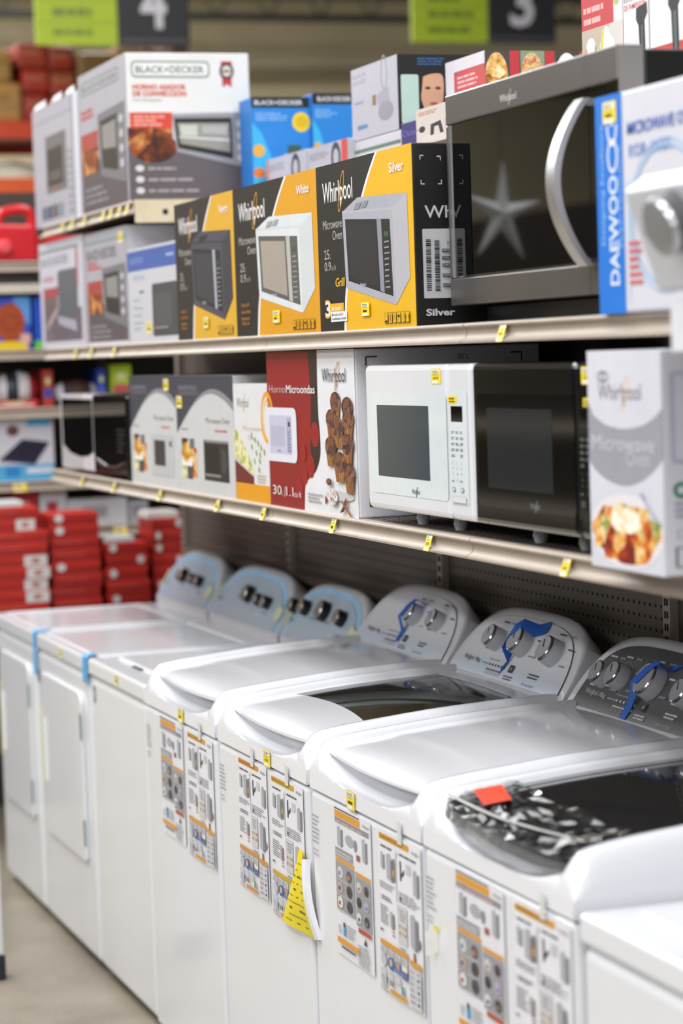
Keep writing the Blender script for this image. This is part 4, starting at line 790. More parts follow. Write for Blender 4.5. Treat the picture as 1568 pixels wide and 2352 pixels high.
def washer(label, Yl, w, lid, panel, sheets, tagx, tagtxt, group='white top loading washers'):
    t = thing('top_load_washer', label, 'washer', (XF, Yl, 0), -90, group)
    zs = .841; D = .675
    c = MB(); c.box(0, .0, .025, w, D, zs - .003, ENAMEL); c.build('cabinet', t, bevel=.012, seg=3)
    for x in (.05, w - .05):
        for y in (.06, D - .06): MB().lathe([(.02, 0), (.02, .03)], (x, y, 0), (0, 0, 1), BLACKP, 10).build('foot', t)
    # moulded top panel with raised sides and a scoop under the lid
    xs = [0, .0015, .005, .010, .017, .026, .036, .046, .054, .060, .064]; xs = xs + [.064 + (w - .128) * k / 28 for k in range(1, 28)] + [w - a for a in xs[::-1]]
    ys = [0, .0008, .0025, .005, .009, .014, .02, .027, .035, .045, .056, .068, .078, .085, .1, .12, .15] + [.18 + .03 * k for k in range(17)]
    def top(x, y):
        d = min(x, w - x); r = .036
        zt = lidz(y) + .013 * (1 - sm(.048, .064, d)) - .012 * sm(.05, .066, d) - .006 * sm(.0, .02, .02 - d)
        k = (1 - (1 - min(1, d / r)) ** 2) ** .5; k2 = (1 - (1 - min(1, y / .04)) ** 2) ** .5
        z = zs + .03 + (zt - zs - .03) * min(1, k * 1.0) * k2 if (d > 0 and y > 0) else zs + .03 * (1 if (d > 0 or y > 0) else 1)
        u = (x - w / 2) / (w / 2 - .058)
        if abs(u) < 1.06 and y < .085:
            rim = .872 + .034 * abs(u) ** 3; bl = sm(.0, .09, 1.06 - abs(u)) * (1 - sm(.072, .085, y))
            tgt = rim - .003 + .030 * sm(.016, .075, y)
            if z > tgt: z = z + (tgt - z) * bl
        return z
    m = MB(); rows = []
    for y in ys: rows.append([(x, y, top(x, y)) for x in xs])
    hole_ = lid == 'glass'; n = len(xs); vs = [p for r_ in rows for p in r_]; fs = []
    for i in range(len(ys) - 1):
        for k in range(n - 1):
            if hole_ and .11 <= ys[i] and ys[i + 1] <= .52 and xs[k] > .075 and xs[k + 1] < w - .075: continue
            fs.append((i * n + k, i * n + k + 1, (i + 1) * n + k + 1, (i + 1) * n + k))
    m.add(vs, fs, PLASTIC)
    # skirt down to the seam
    rim = [(x, 0, zs + .03) for x in xs]; m.grid([[(x, -.001, zs) for x in xs], rim], PLASTIC)
    for xx, fl in ((0, False), (w, True)): m.grid([[(xx, y, zs) for y in ys], [(xx, y, top(xx, y)) for y in ys]], PLASTIC, not fl)
    m.build('top_panel', t, smooth=True, ang=60)
    # lid
    xl, xr = .055, w - .055; yb = .535
    def lp(u, y):   # u -1..1 across
        x = w / 2 + u * (w / 2 - .055); yf = .012 + .012 * u * u
        yy = yf + (yb - yf) * y; z = lidz(yy) + .006 * (1 - u * u) * sm(0, .1, y)
        z -= .003 * (1 - sm(0, .04, y))
        if lid == 'white': z += .0022 * sm(.24, .285, y - .05 * (1 - u * u) + .03)
        return Vector((x, yy, z))
    us = [-1 + 2 * k / 24 for k in range(25)]; bs = [0, .008, .02, .04, .07, .11, .16, .22, .27]
    th = (0, 0, -.006)
    if lid == 'white':
        q = MB(); q.slab([[lp(u, b) for u in us] for b in bs + [.29, .31, .33, .36, .4, .45, .56, .68, .8, .9, 1]], th, PLASTIC); q.build('lid', t, smooth=True, ang=40)
    else:
        gm = glass('lid_glass', (.86, .9, .9)) if lid == 'glass' else mat('#1b1c1e', .06, coat=.5, var=.1)
        fm = PLASTIC if lid == 'glass' else mat('#2a2c30', .12, coat=.6, var=.08)
        g0 = lambda u: .25 + .06 * (1 - u * u) if lid == 'glass' else .22
        q = MB(); q.slab([[lp(u, g0(u) * k / 8) for u in us] for k in range(9)], th, fm); q.build('lid', t, smooth=True, ang=40)
        q = MB(); gu = [-.87 + 1.74 * k / 16 for k in range(17)]
        q.grid([[lp(u, g0(u) + (.93 - g0(u)) * k / 8) - Vector((0, 0, .001)) for u in gu] for k in range(9)], gm); q.build('glass_pane', t, smooth=True, ang=40)
        q = MB()
        for a, b in ((-1, -.87), (.87, 1)): q.slab([[lp(u, g0(u) + (1 - g0(u)) * k / 8) for u in (a, (a + b) / 2, b)] for k in range(9)], th, fm)
        q.slab([[lp(u, v) for u in gu] for v in (.93, .965, 1)], th, fm); q.build('lid_frame', t, smooth=True, ang=40)
    if lid == 'glass':
        tb = MB(); G = mat('#dfe4e2', .35, var=.03)
        tb.lathe([(.24, 0), (.255, .16), (.235, .205), (.27, .22)], (w / 2, .31, .70), (0, 0, 1), G, 40, False); tb.lathe([(.24, 0), (.24, .002)], (w / 2, .31, .70), (0, 0, 1), G, 40)
        tb.build('wash_tub', t, smooth=True)
        # tub ring fills the opening
        rg = MB(); o_ = []; i_ = []
        for k in range(48):
            a = 2 * math.pi * k / 48; ca, sa = math.cos(a), math.sin(a); qq = 1 / max(abs(ca) / (w / 2 - .07), abs(sa) / .215); o_.append((w / 2 + ca * qq, .315 + sa * qq, .93)); i_.append((w / 2 + .255 * min(1, qq / .256) * ca * .98, .315 + .205 * sa, .915))
        rg.add(o_ + i_, [(k, (k + 1) % 48, 48 + (k + 1) % 48, 48 + k) for k in range(48)], mat('#d2d6d6', .3)); rg.build('tub_ring', t, smooth=True)
        cb = MB(); CB = mat('#8a7550', .8, var=.08)
        x0, x1, y0, y1 = .13, w - .10, .17, .445
        for a in ((x0, y0, .75, x1, y0 + .004, .905), (x0, y1, .75, x1, y1 + .004, .905), (x0, y0, .75, x0 + .004, y1, .905), (x1, y0, .75, x1 + .004, y1, .905), (x0, y0, .745, x1, y1, .75)): cb.box(*a, CB)
        cb.build('cardboard_insert', t)
    if sheets[0] == 'features': sheet_features(t, .15, .832, .212, .29)
    elif sheets[0]: sheet_install(t, .158, .834, .215, .29, sheets[0], col='#c98a34')
    sheet_install(t, .400, .832, .222, .30, sheets[1], col='#c9a01c' if sheets[1].startswith('INST') else '#d0962a')
    f = Face((0, -.001, 0), (1, 0, 0), (0, 0, 1), (0, -1, 0), w, 1.0)
    f.lines(.015, .735, .085, .795, 7, P('#8d8d92'), .3); f.lines(.015, .71, .08, .728, 2, P('#a9a9ae'), .3); f.art.build('rating_print', t)
    f = Face((0, -.0022, 0), (1, 0, 0), (0, 0, 1), (0, -1, 0), w, 1.0)
    if tagx is not None: price(f, tagx, .838, .075, .036, tagtxt); f.art.build('price_sticker', t)
    if f.let.v: f.let.build('price_lettering', t)
    return t
def wconsole(t, w, panel, bodyc=PLASTIC): return Console(t, w, .555, .962, .10, .150, .672, bodyc, panel)
def panel_print(C, m, m2, m3, kn):
    f = C.f
    f.text('Whirlpool', .10, .20, .065, m, w=.09); f.ring(.155, .215, .002, .009, .001, m, rot=-.4); f.text('18kg', .205, .20, .055, m, w=.045); f.lines(.27, .2, .34, .24, 1, m2)
    f.lines(.33, .13, .47, .155, 1, m, .8)
    for k in range(6): f.ell(.34 + k * .026, .21, .006, .018, m, 8)
    for k in range(5): f.lines(.33 + k * .028, .08, .352 + k * .028, .15, 3, m3, .4)
    f.lines(.32, .27, .44, .29, 1, m3, .7); f.rrect(.51, .17, .55, .27, P('#3a3a3e'), .2); f.text('H', .522, .195, .05, P('#d9d9dc')); f.lines(.50, .07, .58, .14, 2, m, .5)
    f.lines(.68, .17, .76, .25, 2, m, .5); f.text('Inverter', .66, .06, .05, m2, w=.1, shear=.2)
    for (p, q) in kn:
        u, v = p / C.w, q / C.L
        for k in range(6):
            a = math.radians(-30 + k * 48); f.lines(u + .085 * math.cos(a), v + .27 * math.sin(a), u + .085 * math.cos(a) + .05, v + .27 * math.sin(a) + .035, 1, m if k % 2 else m3, .6)
        f.ring(u, v, .036, .036, .0008, m3, a0=-60, a1=120)
    f.art.build('panel_print', C.t); f.let.build('panel_lettering', C.t)
def bluefade():
    m = bpy.data.materials.new('panel_white_blue'); m.use_nodes = True; nt = m.node_tree; b = nt.nodes['Principled BSDF']
    tc = nt.nodes.new('ShaderNodeTexCoord'); sp = nt.nodes.new('ShaderNodeSeparateXYZ'); nt.links.new(tc.outputs['Object'], sp.inputs[0])
    rp = nt.nodes.new('ShaderNodeValToRGB'); mr = nt.nodes.new('ShaderNodeMapRange'); mr.inputs[1].default_value = .965; mr.inputs[2].default_value = 1.02; nt.links.new(sp.outputs[2], mr.inputs[0]); nt.links.new(mr.outputs[0], rp.inputs[0])
    rp.color_ramp.elements[0].color = hx('#cfdcee') + (1,); rp.color_ramp.elements[1].color = hx('#e6e8ee') + (1,); nt.links.new(rp.outputs[0], b.inputs['Base Color']); b.inputs['Roughness'].default_value = .25; return m
DKT = P('#55565c'); LBT = P('#7fa8dc'); MGT = P('#9a9aa2')

# W4
w = .645
t = washer('white washer with plain lid and a two knob white console', 5.86, w, 'white', None, ('features', 'USO DIARIO'), .51 * 1.0, None)
C = wconsole(t, w, bluefade()); ks = []
for (x, y, r_, tp) in ((937, 1403, .027, True), (988, 1418, .025, False)):
    p, q = C.px(x, y, .03); ks.append((p, q)); C.knob(p, q, r_, .03, GKN, GKF, mark=not tp)
panel_print(C, DKT, LBT, MGT, ks); p, q = ks[0]
tape(t, [C.pt(p - .035, q - .075, .004), C.pt(p - .03, q - .045, .006), C.pt(p - .024, q - .02, .034), C.pt(p - .005, q + .015, .034), C.pt(p + .012, q + .034, .03), C.pt(p + .03, q + .034, .006)], (.024, 0, 0), BLUE)
# W5
t = washer('white washer with a glass lid showing a cardboard insert inside', 5.195, w, 'glass', None, ('GUIA RAPIDA DE INSTALACION', 'INSTALLATION GUIDE'), .555, '$1,435.00')
C = wconsole(t, w, bluefade()); ks = []
for (x, y, r_) in ((1121, 1456, .027), (1180, 1466, .031), (1248, 1487, .031)):
    p, q = C.px(x, y, .034); ks.append((p, q)); C.knob(p, q, r_, .034, GKN, GKF)
panel_print(C, DKT, LBT, MGT, ks); p, q = ks[1]
tape(t, [C.pt(p - .03, q - .035, .006), C.pt(p - .032, q - .012, .036), C.pt(p - .022, q + .016, .0375), C.pt(p + .004, q + .034, .036), C.pt(p + .022, q + .038, .006), C.pt(p + .045, q + .042, .008), C.pt(p + .075, q + .052, .006)], tuple(C.e * .03), BLUE)
tape(t, [C.pt(p - .05, q - .07, .004), C.pt(p - .035, q - .05, .006), C.pt(p - .027, q - .03, .01)], tuple(C.e * .024), BLUE)
# peeling yellow energy label
YL = mat('#ead61c', .5, var=.04, scale=20)
lb = MB(); rows = []
for k in range(13):
    s_ = k / 12; xr_ = .632 + .062 * s_; wl = .03 + .195 * s_ ** 1.1; z = .705 - .165 * s_
    rows.append([Vector((xr_ - wl * (1 - a), -.006 - .016 * math.sin(math.pi * min(1, s_ * .8 + .1)) * (.2 + .8 * a) - .003 * math.sin(a * 6), z - .010 * (1 - a) * s_)) for a in [i / 8 for i in range(9)]])
lb.grid(rows, YL); lo_ = lb.build('energy_label', t, smooth=True)
lw = MB(); lw.grid([[r_[8], r_[8] + Vector((.010, .004, .001)), r_[8] + Vector((.012, .014, .0))] for r_ in rows[1:]], mat('#dcdce2', .5)); lw.build('label_backing', lo_, smooth=True)
lt = MB()
for k in range(2, 12):
    a = rows[k]; n_ = Vector((-.0, -.0012, 0)); st = 2 if k in (4, 6, 9) else 1
    for i in range(1, 7, 1):
        if R.random() < .75: lt.add([a[i] + n_, a[i] + (a[i + 1] - a[i]) * .8 + n_, a[i] + (a[i + 1] - a[i]) * .8 + n_ + Vector((0, -.0006, .0022 * st)), a[i] + n_ + Vector((0, -.0006, .0022 * st))], [(0, 1, 2, 3)], P('#4a4410'))
lt.build('label_print', lo_)
# W6
t = washer('white washer with plain lid and a grey console with taped knob', 4.53, .625, 'white', None, ('features', 'GUIA RAPIDA DE USO'), .37, None)
C = wconsole(t, .625, mat('#6d6e72', .38, metal=.6, var=.05, scale=40)); ks = []
for (x, y, r_) in ((1367, 1540, .025), (1403, 1543, .027), (1478, 1556, .036), (1556, 1585, .027)):
    p, q = C.px(x, y, .03); ks.append((p, q)); C.knob(p, q, r_, .03, GKN, mat('#9a9ba0', .4))
panel_print(C, P('#d8d8dc'), P('#a9a9b0'), P('#9a9aa0'), ks); p, q = ks[2]
tape(t, [C.pt(p - .052, q - .085, .004), C.pt(p - .045, q - .06, .006), C.pt(p - .03, q - .03, .02), C.pt(p - .022, q - .015, .034), C.pt(p + .004, q + .018, .034), C.pt(p + .02, q + .038, .03), C.pt(p + .035, q + .034, .006), C.pt(p + .06, q + .05, .005)], (.028, 0, 0), BLUE)
# W7
t = washer('white washer with a dark glass lid under crumpled plastic film', 3.895, .632, 'dark', None, ('features', 'GUIA DE INSTALACION'), None, None)
C = wconsole(t, .632, mat('#6d6e72', .38, metal=.6, var=.05, scale=40))
for p in (.12, .3, .5): C.knob(p, .09, .03, .03, GKN, GKF)
FILM = glass('clear_film', (.9, .9, .88), rough=.08)
q = MB(); rows = []
for i in range(15):
    row = []
    for k in range(23):
        u = -.99 + 1.98 * k / 22; v = -.01 + .26 * i / 14
        yf = .026 * u * u; yy = yf + .535 * max(0, v); zz = lidz(yy) + .006 * (1 - u * u) * sm(0, .1, v) - .010 * (1 - sm(0, .075, v))
        row.append(Vector((.316 + u * .262 + R.uniform(-.004, .004), yy + min(0, v) * .2 - .004 + R.uniform(-.003, .003), zz + .004 + .008 * R.random() ** 2 - (.02 if i == 0 else 0))))
    rows.append(row)
q.grid(rows, FILM); q.build('plastic_film', t)
q = MB(); q.add([Vector((.10, .055, .948)), Vector((.215, .028, .944)), Vector((.235, .07, .953)), Vector((.12, .10, .957))], [(0, 1, 2, 3)], mat('#f04a2c', .45)); q.build('red_sticker', t)
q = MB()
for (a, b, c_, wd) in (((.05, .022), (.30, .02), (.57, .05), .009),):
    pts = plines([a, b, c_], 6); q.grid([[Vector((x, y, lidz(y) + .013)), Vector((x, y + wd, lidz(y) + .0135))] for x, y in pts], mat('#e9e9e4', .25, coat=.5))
q.build('film_streak', t)  # white streak on the film, drawn as an opaque strip
q = MB(); q.grid([[Vector((.555, .03 + .016 * k, .945 + .004 * (k % 2))), Vector((.585, .02 + .016 * k, .955 + .005 * ((k + 1) % 2)))] for k in range(7)], mat('#b9b2a2', .4)); q.build('film_tape', t)
yt = MB(); yt.add([Vector((.045, -.02, .70)), Vector((.06, -.002, .705)), Vector((.058, -.002, .665)), Vector((.04, -.018, .655))], [(0, 1, 2, 3)], mat('#ecebe6', .5)); yt.add([Vector((.052, -.006, .71)), Vector((.066, -.003, .712)), Vector((.064, -.003, .70)), Vector((.05, -.006, .698))], [(0, 1, 2, 3)], YL); yt.build('label_remnant', t)

# flat topped machines
def flat_machine(label, Yl, w, kind, cons=True, group='flat topped white machines', top=.884):
    t = thing('dryer' if kind == 'dryer' else 'flat_top_washer', label, 'dryer' if kind == 'dryer' else 'washer', (XF, Yl, 0), -90, group)
    D = .675
    MB().box(0, .004, .025, w, D, top - .048, ENAMEL).build('cabinet', t, bevel=.02, seg=4)
    for x in (.05, w - .05):
        for y in (.06, D - .06): MB().lathe([(.02, 0), (.02, .035)], (x, y, 0), (0, 0, 1), BLACKP, 10).build('foot', t)
    MB().box(0, 0, top - .047, w, D, top, ENAMEL).build('top_panel', t, bevel=.009, seg=3)
    if kind == 'washer':
        MB().box(.06, .07, top - .004, w - .06, .50, top + .008, ENAMEL).build('lid', t, bevel=.006)
        MB().box(w * .42, .058, top + .0002, w * .56, .068, top + .004, mat('#3a3f44', .4)).build('lid_catch', t)
    else:
        m = MB(); m.box(.03, .03, top - .002, w - .03, .04, top + .004, ENAMEL); m.box(.03, .47, top - .002, w - .03, .49, top + .004, ENAMEL); m.box(.03, .04, top - .002, .04, .47, top + .004, ENAMEL); m.box(w - .04, .04, top - .002, w - .03, .47, top + .004, ENAMEL); m.build('top_rim', t, bevel=.002)
    if kind == 'dryer':
        x0, x1 = w * .14, w * .885
        d = MB(); pts = []
        for cx, cz, a0 in ((x1 - .04, .775 - .04, 0), (x0 + .02, .775 - .02, 90), (x0 + .02, .295 + .02, 180), (x1 - .02, .295 + .02, 270)):
            rr = .04 if a0 == 0 else .02
            for i in range(6): a = math.radians(a0 + 90 * i / 5); pts.append((cx + rr * math.cos(a), .004, cz + rr * math.sin(a)))
        d.prism(pts, (0, -.010, 0), ENAMEL); do = d.build('door', t, bevel=.004)
        h_ = MB(); h_.box(x0 + .004, -.0075, .455, x0 + .026, -.0062, .635, mat('#3c4440', .5)); h_.box(x0 + .026, -.012, .45, x0 + .034, -.006, .64, ENAMEL); h_.build('door_pull', do)
        yl = MB(); yl.box(x0 - .012, -.0085, .43, x0 + .004, -.0078, .67, mat('#d9cf7c', .5)); yl.build('yellow_tape', do)
        for z in (.68, .38): MB().box(x1 - .014, -.0078, z - .037, x1 + .002, -.0062, z + .037, mat('#6f837c', .4)).build('hinge', do)
        MB().box(.012 + x0 * .2, -.0005, .74, .03 + x0 * .2, .0038, .775, mat('#6a6d70', .4)).build('latch_mark', t)
    return t
def film_console(t, w, knobs, zb=.905, dz=.158):
    C = Console(t, w, .55, zb, .085, dz, .67, mat('#d6d8da', .3, var=.03), mat('#b4c4d2', .3, var=.06, scale=4), bord=mat('#a6d2f4', .3, var=.06), inset=.05, n=5)
    for (x, y, r_) in knobs:
        p, q = C.px(x, y, .028); C.knob(p, q, r_, .028, BLACKP, mat('#c6c2ba', .25, metal=.8), ring=mat('#b9b6ae', .2, metal=1), mark=False)
    f = C.f; K = P('#4a5058')
    f.lines(.06, .30, .12, .36, 2, K, .6); f.lines(.40, .20, .56, .25, 1, P('#c9ccd0'), .8); f.ell(.64, .24, .016, .045, P('#d9dcdc'), 12); f.lines(.3, .42, .7, .46, 1, P('#66707c'), .6); f.lines(.7, .28, .78, .31, 1, K, .6); f.art.build('panel_print', t)
    ft = MB(); ft.grid([[C.pt(w - .10, .05, .006), C.pt(w - .045, .035, .006)], [C.pt(w - .085, .09, .006), C.pt(w - .03, .075, .005)]], mat('#d8dcb4', .5)); ft.grid([[C.pt(.012, .04, .005), C.pt(.03, .038, .005)], [C.pt(.02, .10, .005), C.pt(.038, .10, .005)]], mat('#d8dcb4', .5)); ft.build('cream_tape', t)
    return C
t = flat_machine('white dryer at the end of the row with film covered console', 7.86, .625, 'dryer'); film_console(t, .625, ((410, 1316, .024), (433, 1326, .018), (447, 1331, .018)))
t = flat_machine('white dryer with blue tape at both upper corners', 7.22, .72, 'dryer'); film_console(t, .72, ((560, 1359, .026), (583, 1373, .019), (601, 1379, .019)))
def corner_tape(x, wd, zlo, ylen, m):
    tape(t, [(x, ylen, .8905), (x, .02, .8905), (x, .006, .8895), (x, -.002, .884), (x, -.003, .875), (x, -.003, zlo)], (wd, 0, 0), m)
corner_tape(.012, .05, .757, .05, LTB)
tt = MB(); tt.grid([[Vector((.0, .02, .8907)), Vector((.0, .05, .8907))], [Vector((.012, .26, .8907)), Vector((.012, .28, .8907))]], LTB); tt.build('painters_tape', t)
corner_tape(.695, .055, .812, .03, LTB)
f = Face((0, -.0006, 0), (1, 0, 0), (0, 0, 1), (0, -1, 0), .72, 1.0); price(f, .49, .845, .05, .03); f.art.build('price_sticker', t)
t = flat_machine('plain white washer with flat lid and four knob film covered console', 6.485, .615, 'washer'); film_console(t, .615, ((664, 1386, .02), (689, 1390, .022), (731, 1398, .028), (770, 1415, .022)))
f = Face((0, -.0006, 0), (1, 0, 0), (0, 0, 1), (0, -1, 0), .615, 1.0); price(f, .50, .848, .05, .03); f.art.build('price_sticker', t)
f = Face((0, .0035, 0), (1, 0, 0), (0, 0, 1), (0, -1, 0), .615, 1.0); f.ell(.075, .79, .018, .025, P('#4a4c50')); f.ell(.075, .79, .01, .012, P('#c9ccd0')); f.art.build('badge', t)
t = flat_machine('white flat topped machine standing next to the washer with dark lid', 3.25, .64, 'washer', top=.858, group=None)
Console(t, .64, .55, .88, .085, .158, .67, PLASTIC, mat('#e4e6ea', .3))

# ------------------------------------------------------------------ far end: shelves across the aisle
RY = 8.75
def zat(x, y, Y=RY): return atY(x, y, Y).z
def xat(x, y, Y=RY): return atY(x, y, Y).x
rg = thing('sports_gondola', 'brown panelled gondola frame across the end of the aisle', 'shelving', (0, RY, 0), 0)
MB().box(.9, .42, 0, 3.4, .45, 2.35, mat('#3b332d', .6, var=.1)).build('back_panel', rg)
for x in (.95, 2.15, 3.35): MB().box(x - .015, .395, 0, x + .015, .419, 2.35, SHELFD).build('upright', rg)
RZ = {}
for nm, y in (('a', 600), ('b', 802), ('c', 937), ('d', 1104), ('e', 1216)):
    z = zat(70, y); RZ[nm] = z
    so = thing('sports_shelf', {'a': 'beige shelf under the red fuel can', 'b': 'beige shelf under the blue ball cartons', 'c': 'beige shelf under the football and white ball', 'd': 'beige shelf under the carton picturing a scale', 'e': 'beige shelf behind the stacks of red boxes'}[nm], 'shelf', (0, RY, 0), 0, 'shelves across the end of the aisle'); MB().box(.9, .012, z - .03, 3.4, .394, z, SHELFM).build('shelf_board', so); price_rail(so, .9, 3.4, z, 0)
    for px in ((28,) if nm == 'd' else (255,) if nm == 'e' else ()): rail_tag(so, xat(px, 1110), z, 0, None, .05, .034)
zb_ = zat(70, 651); MB().box(.9, .0, zat(70, 672), 3.4, .03, zb_, mat('#d6cfc0', .5)).build('light_strip', rg); MB().box(.9, .03, zb_, 3.4, .05, RZ['a'] - .03, mat('#4e4843', .6)).build('strip_backing', rg)

def rear_carton(name, label, x0, x1, yt, sh, cols, d=.25, dy=.02, group=None, cat='box'):
    a = atY(x0, yt, RY + dy); b = atY(x1, yt, RY + dy)
    return carton(name, label, a.x, RY + dy, b.x - a.x, a.z - RZ[sh], d, RZ[sh], cols, rz=0, group=group, cat=cat)
# red fuel can
fc = thing('fuel_can', 'red plastic fuel can with a moulded handle', 'fuel can', (xat(-25, 590), RY + .03, RZ['a']), 0)
RDM = mat('#c81a24', .35, var=.06)
k_ = 1 / 640
m = MB(); m.prism([(0, 0, 0), (.185, 0, 0), (.19, 0, .02), (.19, 0, .115), (.17, 0, .135), (.05, 0, .138), (.015, 0, .12), (0, 0, .09)], (0, .15, 0), RDM); m.build('can_body', fc, bevel=.018, seg=3)
MB().tube(plines([(.055, .075, .12), (.06, .075, .165), (.085, .075, .188), (.15, .075, .195), (.18, .075, .175), (.182, .075, .11)], 5), .017, RDM, 10).build('handle', fc, smooth=True)
MB().lathe([(.026, 0), (.026, .02), (.02, .03)], (.06, -.005, .055), (0, -1, 0), mat('#e8505a', .4), 14).build('cap', fc, smooth=True)
t = rear_carton('red_carton', 'flat red carton on the shelf beside the fuel can', 104, 210, 540, 'a', '#c42c24', dy=.05); clean(t)
for k, (x0, x1) in enumerate(((-14, 68), (76, 150))):
    t = rear_carton('ball_carton', ['blue carton with a basketball printed on it and yellow base', 'blue carton with a ball and green corner'][k], x0, x1, 684, 'b', '#2348b4', group='ball cartons below the fuel can')
    f = front(t); f.rect(0, 0, 1, 1, P('#2450c0')); f.poly([(.5, 1), (1, 1), (1, .45), (.75, .6)], P('#5a9ae0')); f.ell(.42 if not k else .7, .52, .42, .38, P('#a84820')); f.ring(.42 if not k else .7, .52, .03, .028, .003, P('#4a1c10')); f.rect(0, 0, .9, .16, P('#e8c81c' if not k else '#6ac840')); f.rect(.7, .12, .98, .3, P('#e0b0a0' if not k else '#6ac840')); f.done(t); clean(t)
def ball(name, label, px, py, rx, rz_, sh, mats):
    c = atY(px, py, RY + .1); t = thing(name, label, 'ball', (c.x, RY + .1, RZ[sh]), 0); n = len(mats)
    for i, mm in enumerate(mats):
        prof = []
        for k in range(7):
            a = -1 + 2 * (i + k / 6) / n; a = max(-.9999, min(.9999, a)); prof.append((max(.001, rz_ * (1 - abs(a) ** 2.2) ** .5), a * rx))
        MB().lathe(prof, (0, 0, rz_), (1, 0, .0), mm, 20).build('ball_panel', t, smooth=True)
    return t
ball('rugby_ball', 'white ball with red and black panels', 35, 885, .085, .068, 'c', [mat('#d9d6d8', .4), mat('#2a2e3a', .4), mat('#e0dfe2', .4), mat('#b82a34', .4)])
ball('football', 'brown football with white stripes', 172, 885, .088, .048, 'c', [mat('#c9cbd8', .5), mat('#3a221c', .6), mat('#4a2c24', .6), mat('#3a221c', .6), mat('#d2d2da', .5)])
for k, (x0, x1, yt, c, c2, lab) in enumerate(((97, 120, 850, '#c8483c', '#4a5ab8', 'narrow red and blue box beside the football'), (222, 242, 846, '#2a4ab0', '#5a7ae0', 'narrow blue box beside the football'), (253, 300, 838, '#b7d82c', '#d85a6a', 'lime green and pink bag box near the small microwaves'), (-20, 88, 922, '#c8342c', '#e9d9d9', 'low red box lying in front of the white ball'))):
    t = rear_carton('sports_box', lab, x0, x1, yt, 'c', c, d=.025 if k == 3 else .2, dy=.0 if k == 3 else .06); f = front(t); f.rect(.1, .25, .9, .5, P(c2)); f.ell(.5, .7, .25, .1, P('#e6f0b0')); f.done(t); clean(t)
t = rear_carton('scale_carton', 'white and blue carton picturing a dark flat scale', -40, 121, 967, 'd', '#d9dce4')
f = front(t); f.rect(0, 0, 1, 1, P('#d6d8e0')); f.rect(0, .0, 1, .26, P('#58b0e0')); f.rect(.62, .88, .97, 1, P('#58b8e8')); f.poly([(.22, .36), (.55, .68), (.93, .62), (.72, .28)], P('#232038')); f.poly([(.22, .33), (.72, .25), (.93, .58), (.93, .62), (.72, .28), (.22, .36)], P('#4a4a66')); f.ell(.42, .82, .09, .09, P('#6a4a44')); f.rect(.6, .12, .98, .2, P('#e6e8ee')); f.rect(.3, .06, .5, .24, P('#2f8ad0')); f.done(t); clean(t)
for k, (x0, x1, yt, c, c2, lab) in enumerate(((28, 86, 1126, '#b02832', '#d8a0a0', 'red box with pale lettering behind the red stacks'), (90, 152, 1128, '#d8d8dc', '#b83a40', 'white box with a red square behind the red stacks'), (155, 292, 1148, '#d9dadd', '#a9aab0', 'long white box behind the red stacks'), (296, 340, 1150, '#b4b6bc', '#6a6a70', 'grey printed box behind the red stacks'))):
    t = rear_carton('shelf_box', lab, x0, x1, yt, 'e', c); f = front(t); f.rect(.25, .3, .65, .7, P(c2)); f.done(t); clean(t)

# stacks of red boxes on a low table behind the machines
TY = 8.30; TZ = .74
tb = thing('display_table', 'grey table carrying the stacks of red boxes', 'table', (1.35, TY - .03, 0), 0)
MB().box(0, 0, TZ - .03, 1.35, .42, TZ, mat('#8a8680', .5)).build('tabletop', tb)
for x in (.03, 1.28):
    for y in (.03, .35): MB().box(x, y, 0, x + .04, y + .04, TZ - .03, SHELFD).build('leg', tb)
RB = mat('#c52a1e', .45, var=.1, scale=8); RB2 = mat('#a82018', .5, var=.1, scale=8); WL = mat('#dcd6d4', .5)
def red_box(wd, h, d, mark):
    t = thing('red_box', '', 'box', (0, 0, 0), 0, 'stacked red boxes on the grey table')
    MB().box(.002, .002, 0, wd - .002, d - .002, h * .62, RB2).build('base', t); MB().box(0, 0, h * .55, wd, d, h - .0008, RB).build('lid', t, bevel=.002)
    f = Face((0, 0, 0), (1, 0, 0), (0, 0, 1), (0, -1, 0), wd, h)
    if mark == 'end': f.rect(.68, .04, .98, .96, WL); f.ell(.83, .5, .06, .25, P('#b87a6a'), 10); f.lines(.08, .5, .3, .7, 1, P('#d87a6a'))
    elif mark == 'dot': f.ell(.2, .6, .09, .34, WL, 14)
    elif mark == 'dotr': f.ell(.8, .6, .09, .34, WL, 14)
    else: f.lines(.1, .6, .8, .75, 1, P('#d8685a'))
    f.art.build('box_print', t)
    return t
protos = {}
ORD = ['topmost', 'second from top', 'third from top', 'fourth from top', 'fifth from top', 'sixth from top', 'seventh from top', 'eighth from top', 'ninth from top', 'tenth from top', 'eleventh from top', 'twelfth from top', 'thirteenth from top', 'fourteenth from top']
def copy_tree(o, parent=None):
    c = o.copy(); COL.objects.link(c); c.parent = parent
    for ch in list(o.children): copy_tree(ch, c)
    return c
